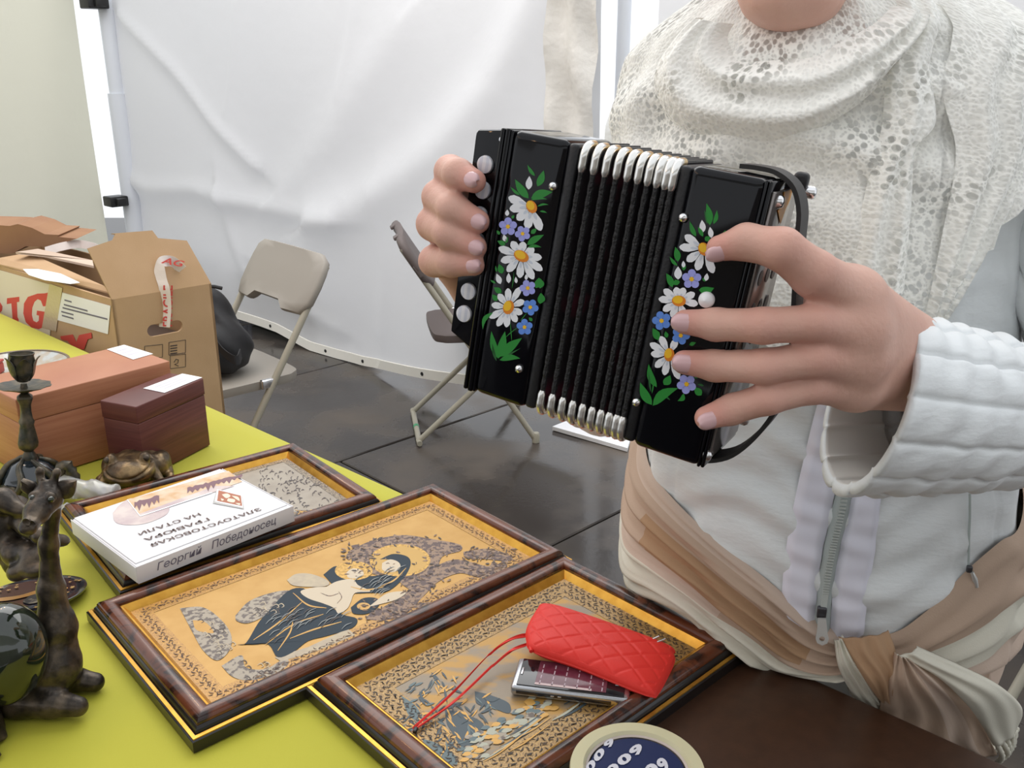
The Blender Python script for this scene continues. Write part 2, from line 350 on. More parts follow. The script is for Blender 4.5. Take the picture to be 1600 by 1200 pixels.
# ------------------------------------------------------------ folding chairs
def chair(name, label, plast, tubem, M, group=None):
    t = thing(name, label, 'chair', M=M, group=group); K = dict(parent=t, local=True)
    for y in (-.215, .215):
        top = V3(-.215, y, .80); foot = V3(.29, y, 0.01); d = foot - top
        MB().tube([top + d * .02, top + d * .5, foot], .0115, 12).build('leg', tubem, **K)
        MB().lathe([(0, 0), (.015, 0), (.016, .03), (.012, .04)], foot - ZZ * .01, 12).build('foot_cap', tubem, **K)
    for y in (-.165, .165): MB().tube([V3(.26, y, .405), V3(-.17, y, .012)], .0115, 12).build('leg', tubem, **K)
    MB().tube([V3(-.165, -.19, .014), V3(-.165, .19, .014)], .011, 10).build('floor_bar', tubem, **K)
    MB().tube([V3(.26, -.2, .405), V3(.26, .2, .405)], .008, 10).build('cross_bar', tubem, **K)
    # seat: rounded slab with a slight dish
    out = [(.36, -.18), (.385, -.12), (.385, .12), (.36, .18), (.3, .205), (.0, .205), (-.07, .19), (-.10, .13), (-.10, -.13), (-.07, -.19), (.0, -.205), (.3, -.205)]
    o2 = spline([V3(*q, 0) for q in out + out[:1]], 49)[:-1]; rg = []
    for f_, z in ((.0, .438), (.6, .440), (.93, .449), (1, .447), (1.0, .430), (.985, .418), (.0, .418)): rg.append([V3(.14 + (q[0] - .14) * max(f_, .01), q[1] * max(f_, .01), z) for q in o2])
    MB().loft(rg, cap=True).build('seat', plast, smooth=40, fixn=True, **K)
    for y in (-.213, .213): MB().rbox((.035, y, .437), (.05, .018, .03), .004).build('hinge', chrome, **K)
    # backrest shell leaning with the tubes
    dn = nrm(V3(.505, 0, -.79)); nn = nrm(np.cross(dn, [0, 1, 0])); tp = V3(-.222, 0, .812)
    ol = [(-.19, 0), (-.1, 0), (0, 0), (.1, 0), (.19, 0), (.225, .02), (.235, .06), (.238, .11), (.235, .17), (.21, .21), (.12, .217), (.085, .190), (0, .190), (-.085, .190), (-.12, .217), (-.21, .21), (-.235, .17), (-.238, .11), (-.235, .06), (-.225, .02)]
    rg = []
    for f_, h in ((.02, .016), (.25, .016), (.5, .016), (.75, .016), (.88, .0155), (.97, .010), (1, 0), (1, -.012), (.97, -.018), (.75, -.016), (.4, -.016), (.02, -.016)):
        rg.append([tp + dn * (.1 + (q[1] - .1) * f_) + V3(0, q[0] * f_, 0) - nn * (h - .018 * (1 - (q[0] * f_ / .235) ** 2)) for q in ol])
    MB().loft(rg, cap=True).build('backrest', plast, smooth=50, fixn=True, **K)
    for y in (-.12, .12): MB().rbox(tp + V3(0, y, 0) + dn * .004, (.022, .045, .012), .003, [nn, V3(0, 1, 0), -dn]).build('latch', plast, **K)
    MB().rbox(tp + V3(0, -.234, 0) + dn * .13, (.014, .006, .05), .002, [nn, V3(0, 1, 0), -dn]).build('clip', plast, **K)
    return t
def place(x, y, face): return Matrix.Translation((x, y, 0)) @ Matrix.Rotation(math.atan2(face[1], face[0]), 4, 'Z')
f1 = nrm([-.74, -.67]); w1 = np.array([-f1[1], f1[0]])     # left-hand side of the chair
def chair_at(hinge_xy, face, side):      # put the tube/seat crossing of one side at a floor position
    f_ = nrm(face); l_ = np.array([-f_[1], f_[0]]); return np.array(hinge_xy) - f_ * .015 - l_ * (.215 * side)
c1 = chair_at((-.768, 2.815), f1, 1)
chA = chair('folding_chair', 'beige folding chair with the black bag on its seat', beige_plastic, beige_tube, place(*c1, f1))
f2 = nrm([.985, .17]); c2 = np.array([-.363, 3.335]) + f2 * .165 + np.array([-f2[1], f2[0]]) * .165
chB = chair('folding_chair', 'brown folding chair with beige legs, half hidden behind the accordion', brown_plastic, beige_tube, place(*c2, f2))
MB().tube([rootmat(chB) @ Vector((-.165, -.02, .014)), rootmat(chB) @ Vector((-.165, .0, .014))], .0122, 12).build('green_tape', mat('green_tape', (.05, .35, .16), .4), chB)
# black bag on chair
bq = onz(335, 585, .45); bx, by = bq[0] - .015, bq[1] + .05
def bagf(P):
    d = smin(ell_(P, (bx, by, .53), (.13, .12, .105)), ell_(P, (bx - .01, by + .02, .64), (.075, .06, .08)), .06)
    d = d + .006 * np.sin(P[..., 0] * 60 + P[..., 2] * 40) * np.sin(P[..., 1] * 50 + P[..., 2] * 30)
    return np.maximum(d, .4515 - P[..., 2])
bag = thing('shoulder_bag', 'black soft bag slumped on the beige folding chair seat', 'bag', (bx, by, .45))
organic('bag_body', bagf, (bx - .2, by - .2, .44), (bx + .2, by + .2, .74), .009, black_cloth, bag)
def ribbon(L, Rr, n=40, m=6, bulge=0, th=.002, fold=0, nf=0, nv=None, mif=None, mb=None, mi=0, wob=0):
    """cloth strip between two edge curves; optional bulge and lengthwise folds along nv"""
    L = spline(L, n); Rr = spline(Rr, n); mb = mb or MB(); top = []; bot = []; uvs = []
    acc = 0
    for i in range(n):
        if i: acc += np.linalg.norm((L[i] + Rr[i] - L[i - 1] - Rr[i - 1]) / 2)
        tg = nrm((L[min(i + 1, n - 1)] + Rr[min(i + 1, n - 1)]) - (L[max(i - 1, 0)] + Rr[max(i - 1, 0)])); N = nrm(np.cross(Rr[i] - L[i], tg)) if nv is None else nrm(nv)
        a = []; b = []
        for j in range(m + 1):
            v = j / m; h = bulge * math.sqrt(max(0, 4 * v * (1 - v))) + fold * math.sin(2 * math.pi * nf * v + wob * math.sin(i * .25)) * min(1, 6 * v, 6 * (1 - v))
            p = L[i] * (1 - v) + Rr[i] * v; a.append(p + N * (h + th / 2)); b.append(p + N * (h - th / 2)); uvs.append((acc, v * np.linalg.norm(Rr[i] - L[i])))
        top.append(a + b[::-1])
    uv = []
    for i in range(n):
        k = uvs[i * (m + 1):(i + 1) * (m + 1)]; uv += k + k[::-1]
    return mb.loft(top, cap=True, uvs=uv, mi=mi, mif=(lambda i, j: mif(i / n, (j if j <= m else 2 * m + 1 - j) / m)) if mif else None)
s1 = [atY(326, 505, by - .1), atY(345, 540, by - .13), atY(368, 556, by - .14), atY(375, 545, by - .1)]
ribbon(s1, [p + V3(.004, -.004, -.03) for p in s1], 20, 2, th=.004).build('bag_strap', black_cloth, bag)
MB().tube(spline([(bx - .03, by, .70), (bx + .02, by - .02, .735), (bx + .06, by - .02, .73)], 8), .006, 8).build('bag_handle', black_cloth, bag)

# ------------------------------------------------------------ big cardboard box on a hidden chair
zt = .872; K0 = onz(175, 468, zt); KR = onz(330, 443, zt); KL = onz(0, 415, zt)
dR = nrm(KR - K0); wR = np.linalg.norm(KR - K0); dL = nrm(KL - K0); wL = .95; zb = .004

t = thing('cardboard_box', 'tall open brown cardboard box with red BIG lettering behind the table', 'box', tuple(K0 + dR * wR / 2 + dL * wL / 2 + ZZ * (zb - zt)))
def bxp(a, b, z): return K0 + dR * a + dL * b + ZZ * (z - zt)     # a along right face, b along left face
TH = .006
MB().box(bxp(wR / 2, wL / 2, zb + TH / 2), (wR, wL, TH), [dR, dL, ZZ]).build('bottom_panel', card, t, smooth=0)
fr = MB()   # right face with a real hand hole: outline ring around an oval
hc = onp(258, 513, K0, np.cross(dR, ZZ)) - K0; hu, hz = hc @ dR, zt + hc[2]
oval = [(hu + (.030 if math.cos(a) > 0 else -.030) * 1 + .0155 * math.cos(a), hz + .0155 * math.sin(a)) for a in np.linspace(0, 2 * math.pi, 28, endpoint=False)]
rect = []
for (x, z) in oval:
    dx, dz = x - hu, z - hz; k = min((wR - hu) / dx if dx > 1e-6 else 9e9, -hu / dx if dx < -1e-6 else 9e9, (zt - hz) / dz if dz > 1e-6 else 9e9, (zb - hz) / dz if dz < -1e-6 else 9e9); rect.append((hu + dx * k, hz + dz * k))
cor = [(0, zb), (wR, zb), (0, zt), (wR, zt)]
for c_ in cor:
    i = min(range(28), key=lambda i: (rect[i][0] - c_[0]) ** 2 + (rect[i][1] - c_[1]) ** 2); rect[i] = c_
fr.loft([[bxp(x, 0, z) for x, z in rect], [bxp(x, 0, z) for x, z in oval], [bxp(x, TH, z) for x, z in oval], [bxp(x, TH, z) for x, z in rect]], wrap=True).build('front_panel', card, t, smooth=0, fixn=True)
MB().box(bxp(TH / 2, wL / 2, (zb + zt) / 2), (TH, wL, zt - zb), [dR, dL, ZZ]).build('side_panel', card, t, smooth=0)
MB().box(bxp(wR - TH / 2, wL / 2, (zb + zt) / 2), (TH, wL, zt - zb), [dR, dL, ZZ]).build('side_panel', card, t, smooth=0)
MB().box(bxp(wR / 2, wL - TH / 2, (zb + zt) / 2), (wR, TH, zt - zb), [dR, dL, ZZ]).build('back_panel', card, t, smooth=0)
MB().box(bxp(wR / 2, wL / 2, zt - .16), (wR - .02, wL - .02, .004), [dR, dL, ZZ]).build('dark_inner_sheet', card_inner, t, smooth=0)  # dark sheet inside the box; the interior's shade is in its colour
# raised front flap with torn notch, leaning back a little
NF = np.cross(dR, ZZ)
tilt = nrm(ZZ * .93 + dL * .36); NT = nrm(np.cross(dR, tilt))
fl = [onp(x, y, K0, NT) for x, y in ((175, 468), (137, 388), (176, 375), (180, 366), (174, 365), (238, 360), (247, 372), (292, 376), (330, 443))]
MB().prism(fl, NT * -.005).build('flap', card, t, smooth=0)
# two folded-in long flaps and torn brown sheet
def q3(lst, z): return [onz(x, y, z) for x, y in lst]
MB().prism([onz(170, 459, zt + .002), onz(163, 449, zt + .012), onz(45, 397, zt + .025), onz(0, 405, zt + .012), onz(-60, 398, zt), onz(-60, 408, zt), onz(0, 415, zt + .001)], ZZ * .004).build('flap', card, t, smooth=0)
MB().prism([onz(147, 419, zt + .03), onz(145, 410, zt + .03), onz(60, 392, zt + .045), onz(25, 397, zt + .035), onz(45, 397, zt + .03)], ZZ * .006).build('flap', mat('torn_card_edge', (.56, .44, .35), .9), t, smooth=0)
MB().prism([atY(*q, K0[1] + .5) for q in ((-80, 350), (0, 352), (15, 353), (28, 350), (50, 356), (70, 366), (92, 367), (90, 370), (120, 373), (100, 379), (70, 385), (40, 385), (20, 396), (-80, 396))], V3(-.01, .16, .0)).build('brown_sheet', card_dark, t, smooth=0)
MB().prism([onz(x, y, zt + .016) for x, y in ((36, 421), (60, 421), (95, 428), (125, 442), (110, 444), (70, 438), (45, 430))], ZZ * .001).build('paper_strip', paper, t, smooth=0)
NL = np.cross(ZZ, dL) * -1; NL = nrm(NL if NL @ (EYE - K0) > 0 else -NL)
def L_(px, py, o=.001): return onp(px, py, K0 + NL * o, NL)
def R_(px, py, o=.001): nf = nrm(NF if NF @ (EYE - K0) > 0 else -NF); return onp(px, py, K0 + nf * o, nf)
MB().prism([L_(-60, 405), L_(84, 446), L_(70, 640), L_(-60, 600)], NL * .0006).build('printed_panel', mat('cream_print_area', (.72, .65, .55), .8), t, smooth=0)
MB().prism([L_(78, 443), (L_(98, 450)), L_(88, 518), L_(66, 512)], NL * .0012).build('packing_tape', tape_m, t, smooth=0)
MB().prism([L_(98, 457), L_(173, 478), L_(169, 522), L_(90, 500)], NL * .001).build('address_label', paper, t, smooth=0)
for k, (a, b) in enumerate((((101, 470), (112, 473)), ((100, 477), (137, 487)), ((98, 482), (168, 500)), ((96, 488), (115, 493)), ((97, 494), (115, 499)))):
    p, q = L_(*a, .0024), L_(*b, .0024); MB().prism([p, q, q + ZZ * .004, p + ZZ * .004], NL * .0003).build('printed_line', ink, t, smooth=0)
def letters(name, polys, mp, m):
    b = MB()
    for pl in polys: b.prism([mp(*q) for q in pl], NL * .0006)
    b.build(name, m, t, smooth=0)
z5 = lambda x, y: L_(x / 4.444, 330 + y / 4.444, .0014)
letters('letter', [[(50, 604), (135, 594), (135, 628), (118, 632), (122, 735), (130, 750), (130, 780), (85, 775), (88, 735), (80, 640), (48, 645)]], z5, red_ink)
letters('letter', [[(262, 572), (310, 570), (340, 564), (333, 660), (300, 660), (285, 620), (262, 610), (240, 630), (225, 670), (222, 720), (232, 760), (255, 772), (270, 760), (272, 725), (255, 720), (258, 690), (328, 700), (318, 800), (270, 818), (220, 808), (180, 770), (163, 710), (168, 640), (195, 595)]], z5, red_ink)
letters('letter', [[(-150, 610), (-40, 618), (0, 630), (18, 660), (15, 690), (0, 705), (20, 730), (15, 770), (-40, 770), (-150, 750)]], z5, red_ink)
letters('letter', [[(420, 868), (505, 856), (530, 910), (550, 860), (635, 842), (640, 880), (610, 890), (585, 960), (520, 960), (470, 900), (425, 890)]], z5, red_ink)
tq = [onz(x, y, zt + .05) for x, y in ((70, 386), (95, 379), (120, 375), (142, 378), (155, 383))]
ribbon(tq, [p + V3(.004, -.01, -.022) for p in tq], 24, 2, th=.0008).build('fragile_tape', tape_w, t)
# fragile tape: hangs from the hand hole up over the flap
tp0 = [R_(262, 508, .003), R_(262, 480, .004), R_(263, 455, .008)]
onF = lambda x, y, o=.006: onp(x, y, K0 + NT * (o if NT @ (EYE - K0) > 0 else -o), NT)
spn = [R_(257, 511, .003), R_(259, 480, .004), R_(257, 452, .007), onF(252, 435, .010), onF(249, 418, .014), onF(254, 409, .02), onF(270, 409, .012), onF(284, 422, .006)]
wd = [np.array(v) for v in ([-.0135, 0, .001],) * 4] + [V3(-.013, 0, -.004), V3(-.006, 0, .012), V3(.004, 0, .013), V3(.012, 0, .009)]
ribbon([p - w_ for p, w_ in zip(spn, wd)], [p + w_ for p, w_ in zip(spn, wd)], 40, 2, th=.0008).build('fragile_tape', tape_w, t)
text('FRAGILE', R_(269, 510, .006), R_(270, 446, .009) - R_(269, 510, .006), R_(254, 510, .006) - R_(269, 510, .006), red_ink, t, bold=.02)
text('AG', onF(251, 411, .024), onF(283, 417, .016) - onF(251, 411, .024), onF(258, 402, .024) - onF(251, 411, .024), red_ink, t, bold=.02)
for x0, y0, x1, y1 in ((226, 541, 254, 538), (264, 535, 290, 531), (266, 556, 290, 553)):
    for a, b in (((x0, y0), (x1, y1)), ((x0, y0 + 20), (x1, y1 + 20)), ((x0, y0), (x0, y0 + 20)), ((x1, y1), (x1, y1 + 20))):
        MB().tube([R_(*a, .0005), R_(*b, .0005)], .0007, 4).build('printed_line', black_ink, t)
for k in range(4):
    MB().prism([R_(266, 540 + k * 4, .0008), R_(277, 538.5 + k * 4, .0008), R_(277, 540 + k * 4, .0008), R_(266, 541.6 + k * 4, .0008)], NF * .0003).build('printed_mark', black_ink, t, smooth=0)
MB().tube([R_(*q, .0008) for q in ((272, 566), (275, 561), (279, 562), (278, 567), (273, 569), (279, 572))], .0009, 5).build('printed_mark', black_ink, t)
# ------------------------------------------------------------ things on the table
ZT = .7512
cherry = mat('cherry_wood', (.36, .135, .070), .42, col2=(.46, .205, .11), ns=16, dist=.4, nd=6, sx=(.35, .35, 9), ramp=(.3, .7), spec=.4)
mahog = mat('mahogany', (.085, .023, .020), .4, col2=(.145, .045, .036), ns=18, dist=.4, nd=6, sx=(.35, .35, 9), ramp=(.3, .7), spec=.4)
def wood_box(name, label, Fc, Rc, Bc, h, m, lid, lab):
    """Fc near corner, Rc far-right corner, width towards Bc direction; positions on the table plane"""
    a = Rc - Fc; a[2] = 0; La = np.linalg.norm(a); a = a / La; b = V3(-a[1], a[0], 0); Lb = abs((Bc - Rc) @ b); o = V3(Fc[0], Fc[1], ZT)
    c = o + a * La / 2 + b * Lb / 2; t = thing(name, label, 'box', tuple(c))
    MB().rbox(c + ZZ * (h - lid) / 2, (La - .002, Lb - .002, h - lid - .0012), .0015, [a, b, ZZ]).build('body', m, t)
    MB().rbox(c + ZZ * (h - lid / 2), (La, Lb, lid), .002, [a, b, ZZ]).build('lid', m, t)
    q = [onz(x, y, ZT + h + .0006) for x, y in lab]; MB().prism(q, ZZ * .0005).build('paper_label', paper, t, smooth=0)
    for k in range(3):
        p0 = q[0] * (.75 - .2 * k) + q[3] * (.25 + .2 * k); p1 = q[1] * (.75 - .2 * k) + q[2] * (.25 + .2 * k)
        p0, p1 = p0 * .85 + p1 * .15, p0 * .25 + p1 * .75; d = (q[3] - q[0]) * .06
        MB().prism([p0 + ZZ * .0006, p1 + ZZ * .0006, p1 + d + ZZ * .0006, p0 + d + ZZ * .0006], ZZ * .0002).build('printed_line', mat('faint_ink', (.55, .53, .6)), t, smooth=0)
    return t
zl_ = .895; Fc = onz(24, 625, zl_); Rc = onz(265, 564, zl_); Bc = onz(195, 539, zl_)
wood_box('wooden_box', 'large light cherry wood box with a white paper label', Fc, Rc, Bc, zl_ - ZT, cherry, .042, [(167, 546), (194, 539), (239, 553), (208, 562)])
zd = .879; Fc = onz(212, 636, zd); Rc = onz(318, 591, zd); Bc = Rc + (onz(157, 625, zd) - Fc)
wood_box('wooden_box', 'small dark mahogany wood box with a white paper label', Fc, Rc, Bc, zd - ZT, mahog, .030, [(224, 607), (285, 584), (316, 590), (257, 614)])

# ---- picture frames
burl = mat('burl_veneer', (.125, .036, .015), .22, col2=(.020, .008, .006), ns=26, nd=7, ramp=(.46, .62), dist=1.5, coat=.25)
ebony = mat('black_lacquer_wood', (.012, .010, .010), .3, coat=.2)
gold = mat('gilt', (.66, .36, .06), .30, metal=.8, col2=(.55, .28, .04), ns=60)
def orn_mat(name, gcol, dcol, scale, thr, dist):
    m = bpy.data.materials.new(name); m.use_nodes = True; nt = m.node_tree; N = nt.nodes; L = nt.links; b = N['Principled BSDF']; b.inputs['Roughness'].default_value = .35; b.inputs['Metallic'].default_value = .25
    tc = N.new('ShaderNodeTexCoord'); v = N.new('ShaderNodeTexVoronoi'); v.feature = 'F1'; v.inputs['Scale'].default_value = scale
    nz = N.new('ShaderNodeTexNoise'); nz.inputs['Scale'].default_value = scale * .8; nz.inputs['Detail'].default_value = 1
    mx = N.new('ShaderNodeMix'); mx.data_type = 'VECTOR'; mx.inputs[0].default_value = dist / scale * 10
    L.new(tc.outputs['Object'], nz.inputs['Vector']); L.new(tc.outputs['Object'], mx.inputs[4]); L.new(nz.outputs['Color'], mx.inputs[5]); L.new(mx.outputs[1], v.inputs['Vector'])
    s = N.new('ShaderNodeMath'); s.operation = 'MULTIPLY'; s.inputs[1].default_value = 14; L.new(v.outputs['Distance'], s.inputs[0])
    sn = N.new('ShaderNodeMath'); sn.operation = 'SINE'; L.new(s.outputs[0], sn.inputs[0])
    r = N.new('ShaderNodeValToRGB'); r.color_ramp.elements[0].position = thr; r.color_ramp.elements[1].position = thr + .08; r.color_ramp.elements[0].color = (*gcol, 1); r.color_ramp.elements[1].color = (*dcol, 1)
    a = N.new('ShaderNodeMath'); a.operation = 'MULTIPLY_ADD'; a.inputs[1].default_value = .5; a.inputs[2].default_value = .5; L.new(sn.outputs[0], a.inputs[0])
    L.new(a.outputs[0], r.inputs[0]); L.new(r.outputs[0], b.inputs['Base Color']); return m
def frame(label, Pa, Pb, Pc):
    """Pa near-left corner, Pb near end of the short side, Pc far end of the long side (outer base corners)"""
    x = Pc - Pa; x[2] = 0; Lx = np.linalg.norm(x); x = x / Lx; y = V3(-x[1], x[0], 0); sgn = np.sign((Pb - Pa) @ y); y = y * sgn; Ly = abs((Pb - Pa) @ y)
    o = V3(Pa[0], Pa[1], ZT); c = o + x * Lx / 2 + y * Ly / 2; t = thing('picture_frame', label, 'picture', tuple(c))
    def rect(d, h): return [o + x * d + y * d + ZZ * h, o + x * (Lx - d) + y * d + ZZ * h, o + x * (Lx - d) + y * (Ly - d) + ZZ * h, o + x * d + y * (Ly - d) + ZZ * h]
    def rails(name, prof, m):
        R = [rect(*p) for p in prof]
        for k in range(4):
            mb = MB(); mb.loft([[r[k] for r in R], [r[(k + 1) % 4] for r in R]], closed=True, cap=True); mb.build(name, m, t, smooth=50, fixn=True)
    rails('base_rail', [(0, 0), (0, .0125), (.0015, .0135), (.011, .0135), (.011, 0)], ebony)
    rails('gold_fillet', [(.0018, .0135), (.0018, .0150), (.0055, .0156), (.0065, .0136)], gold)
    rails('black_step', [(.0068, .0135), (.0075, .0185), (.010, .0215), (.013, .0215), (.013, .0135)], ebony)
    rails('moulding', [(.0105, .0205), (.0105, .0238), (.013, .0272), (.018, .0292), (.025, .0288), (.0295, .0262), (.0305, .0235), (.0305, .016), (.012, .0136)], burl)
    rails('gold_slip', [(.0307, .0225), (.033, .0232), (.039, .0165), (.040, .0150), (.0307, .0140)], gold)
    return t, o, x, y, Lx, Ly, rect
PZ = ZT + .0150
def motifs(t, rect, inset, step, size, m, m2):
    R = rect(inset, .0156); mb = MB()
    for k in range(4):
        a, b = R[k], R[(k + 1) % 4]; L = np.linalg.norm(b - a); d = (b - a) / L; n = np.cross(ZZ, d); n = n if n @ (R[(k + 2) % 4] - a) > 0 else -n
        for i in range(int(L / step)):
            c = a + d * (i + .5) * step; s = 1 if i % 2 else -1
            for ang, ln, wd, off in ((.5, 1.0, .34, 0), (1.5, .8, .26, .2), (2.6, .9, .3, -.1), (-.5, .7, .28, -.2), (3.9, .75, .26, .1)):
                an = ang * s + random.uniform(-.15, .15); u = d * math.cos(an) + n * math.sin(an); v = np.cross(ZZ, u); p = c + n * off * size * s
                mb.flat([p + u * size * ln * x + v * size * (wd * .62 * y + .22 * math.sin(x * 3)) for x, y in ((.1, 0), (.35, .5), (.7, .42), (1, .0), (.7, -.3), (.35, -.42))], 0 if (i + int(ang)) % 3 else 1)
    mb.build('border_scrolls', [m, m2], t, smooth=0)
def panel(t, rect, m, border, bw, name='engraved_panel'):
    MB().prism(rect(.034, .0125), ZZ * .0022).build(name, m, t, smooth=0)
    if border:
        a, b = rect(.0395, .0151), rect(.0395 + bw, .0151); MB().loft([a, b]).build('ornament_border', border, t, smooth=0)
ochre = mat('ochre_engraving', (.45, .25, .058), .38, col2=(.51, .30, .085), ns=30, metal=.25)
bluek = mat('blue_black_etch', (.022, .036, .050), .55, spec=.25); palee = mat('pale_etch', (.48, .40, .27), .45, col2=(.40, .33, .24), ns=90)
brownk = mat('brown_etch', (.10, .065, .06), .5, col2=(.27, .18, .12), ns=170, ramp=(.47, .53), nd=2); greye = mat('grey_etch', (.36, .31, .24), .45, col2=(.13, .105, .09), ns=140, ramp=(.48, .56), nd=2)
halo = mat('halo_gold', (.36, .21, .05), .35, col2=(.60, .36, .09), ns=260, metal=.4, ramp=(.4, .6))
def leafp2(cx, cy, ang, ln, wd): c_, s_ = math.cos(ang), math.sin(ang) * .55; return [(cx + c_ * u * ln - s_ * v * wd, cy + s_ * u * ln + c_ * v * wd * .6) for u, v in ((0, 0), (.3, .5), (.7, .4), (1, 0), (.6, -.4), (.3, -.5))]
lvl = [0]; ETCH = {}
def flush():
    for (t_, mn), b_ in ETCH.items(): b_.build(mn.replace('_etch', '') + '_engraving' if 'engraving' not in mn else mn, MATS[mn], t_, smooth=0)['kind'] = 'stuff'
    ETCH.clear(); lvl[0] = 0
def shape(t, poly, mp, m, z, name='etched_shape'):
    lvl[0] += 1; A_p = np.array(poly); big = np.prod(A_p.max(0) - A_p.min(0)) > 3500; pl = [mp(*q, PZ + z * .35 + lvl[0] * 2e-6) for q in poly]
    if big and name == 'etched_shape': MB().flat(pl).build(name, m, t, smooth=0)
    else: ETCH.setdefault((t, m.name), MB()).flat(pl)
def curvy(p, n=6): q = spline([V3(*a, 0) for a in list(p) + [p[0]]], n * len(p) + 1)[:-1]; return [(a[0], a[1]) for a in q]
def stroke(t, pts, mp, m, z, wpx, name='etched_line'):
    q = spline([V3(*a, 0) for a in pts], 5 * len(pts)); L, R = [], []
    for i in range(len(q)):
        d = nrm(q[min(i + 1, len(q) - 1)] - q[max(i - 1, 0)]); nn = V3(-d[1], d[0], 0) * wpx / 2 * (.35 + .65 * math.sin(math.pi * i / (len(q) - 1))); L.append(q[i] + nn); R.append(q[i] - nn)
    shape(t, [(a[0], a[1]) for a in L + R[::-1]], mp, m, z, name)
# middle frame: mother and child engraving on gilt ground
Pm = [onz(137, 970, ZT), onz(298, 1180, ZT), onz(680, 772, ZT)]
t, o, x, y, Lx, Ly, rect = frame('brown framed gilt engraving of a blue-robed mother and child', *Pm)
panel(t, rect, ochre, orn_mat('scroll_border', (.47, .26, .06), (.30, .155, .045), 190, .62, .5), .021); motifs(t, rect, .050, .0115, .0085, mat('scroll_dark_etch', (.075, .04, .03), .5), mat('scroll_mid_etch', (.20, .11, .05), .5))
mp = lambda X, Y, z: onz(130 + X / 2.105, 760 + Y / 2.105, z)
z0 = .0006
for p in ([(870, 215), (950, 178), (1050, 160), (1140, 172), (1235, 190), (1240, 212), (1180, 232), (1160, 290), (1100, 345), (1060, 330), (1020, 300), (960, 290), (900, 262)],
          [(1100, 300), (1160, 262), (1230, 240), (1330, 262), (1380, 250), (1390, 268), (1310, 300), (1240, 285), (1170, 312), (1120, 360), (1060, 420), (990, 440), (930, 432), (990, 395), (1060, 350)],
          [(1250, 215), (1330, 205), (1400, 225), (1405, 245), (1330, 240), (1260, 235)], [(1090, 385), (1160, 380), (1150, 395), (1090, 400)]): shape(t, curvy(p), mp, brownk, z0)
for cx, cy in ((900, 200), (960, 180), (1030, 168), (1100, 180), (1170, 190), (1210, 210), (1000, 425), (960, 415), (1070, 390), (1120, 340), (1290, 285), (1350, 262), (1390, 240), (880, 230)):
    shape(t, [(cx + (18 + 7 * math.sin(k * 2.1 + cx)) * math.cos(k * .63), cy + (9 + 4 * math.sin(k * 3.3 + cy)) * math.sin(k * .63)) for k in range(10)], mp, brownk, z0)
shape(t, curvy([(500, 425), (550, 375), (640, 345), (695, 348), (650, 392), (590, 430), (540, 450), (505, 442)]), mp, greye, z0)
shape(t, curvy([(318, 400), (395, 398), (455, 440), (487, 490), (480, 540), (440, 572), (395, 540), (360, 480)]), mp, greye, z0)
shape(t, curvy([(360, 440), (400, 445), (430, 480), (400, 480), (370, 470)]), mp, ochre, z0 + .0001)
shape(t, curvy([(455, 590), (520, 555), (535, 595), (600, 600), (665, 565), (672, 588), (620, 620), (545, 638), (490, 625)]), mp, greye, z0)
shape(t, [(630, 562), (740, 528), (870, 468), (895, 488), (760, 545), (650, 575)], mp, palee, z0)
shape(t, curvy([(505, 520), (535, 515), (575, 450), (610, 410), (672, 345), (725, 335), (760, 365), (800, 385), (850, 420), (900, 435), (885, 465), (800, 492), (740, 508), (690, 545), (640, 562), (610, 520), (560, 520)], 4), mp, bluek, z0 + .0001)
shape(t, curvy([(790, 290), (830, 262), (870, 280), (940, 295), (1000, 285), (1045, 262), (1070, 262), (1050, 305), (1000, 345), (940, 350), (880, 350), (830, 330)]), mp, bluek, z0 + .0001)
ring = lambda cx, cy, rx, ry, n=40, a0=0: [(cx + rx * math.cos(a), cy + ry * math.sin(a)) for a in np.linspace(a0, a0 + 2 * math.pi, n, endpoint=False)]
shape(t, ring(1042, 243, 100, 53), mp, halo, z0 + .0002); shape(t, ring(1042, 243, 90, 46), mp, mat('halo_inner', (.47, .29, .08), .4, metal=.3), z0 + .0003)
shape(t, ring(890, 277, 62, 31), mp, halo, z0 + .0004)
shape(t, curvy([(975, 240), (1020, 222), (1068, 232), (1076, 262), (1050, 305), (1035, 280), (1030, 250), (1000, 240)]), mp, bluek, z0 + .0005)
skin_e = mat('etched_skin', (.56, .47, .34), .45)
shape(t, curvy([(983, 252), (1010, 240), (1038, 250), (1042, 270), (1015, 282), (985, 275)]), mp, skin_e, z0 + .0006)
shape(t, curvy([(866, 283), (885, 270), (915, 275), (922, 290), (900, 302), (872, 300)]), mp, skin_e, z0 + .0006)
shape(t, curvy([(800, 330), (835, 312), (885, 305), (905, 325), (945, 345), (895, 350), (880, 380), (868, 402), (840, 418), (825, 400), (790, 385), (740, 368), (715, 345), (760, 332)]), mp, skin_e, z0 + .0005)
shape(t, curvy([(670, 308), (700, 288), (750, 288), (805, 310), (800, 327), (740, 330), (690, 325)]), mp, palee, z0 + .0004)
shape(t, curvy([(880, 398), (920, 368), (965, 368), (972, 392), (935, 418), (890, 418)]), mp, bluek, z0 + .0005); shape(t, ring(922, 394, 22, 12), mp, ochre, z0 + .0006)
shape(t, curvy([(940, 395), (1000, 352), (1062, 347), (1030, 372), (965, 390)]), mp, skin_e, z0 + .0006)
for p in ([(560, 505), (640, 450), (720, 380)], [(600, 520), (690, 455), (790, 420)], [(680, 500), (760, 470), (850, 445)], [(690, 350), (740, 390), (800, 400)], [(640, 540), (680, 480), (690, 440)], [(960, 335), (1020, 310), (1062, 268)], [(880, 330), (930, 340), (990, 330)]): stroke(t, p, mp, ochre, z0 + .0006, 5)
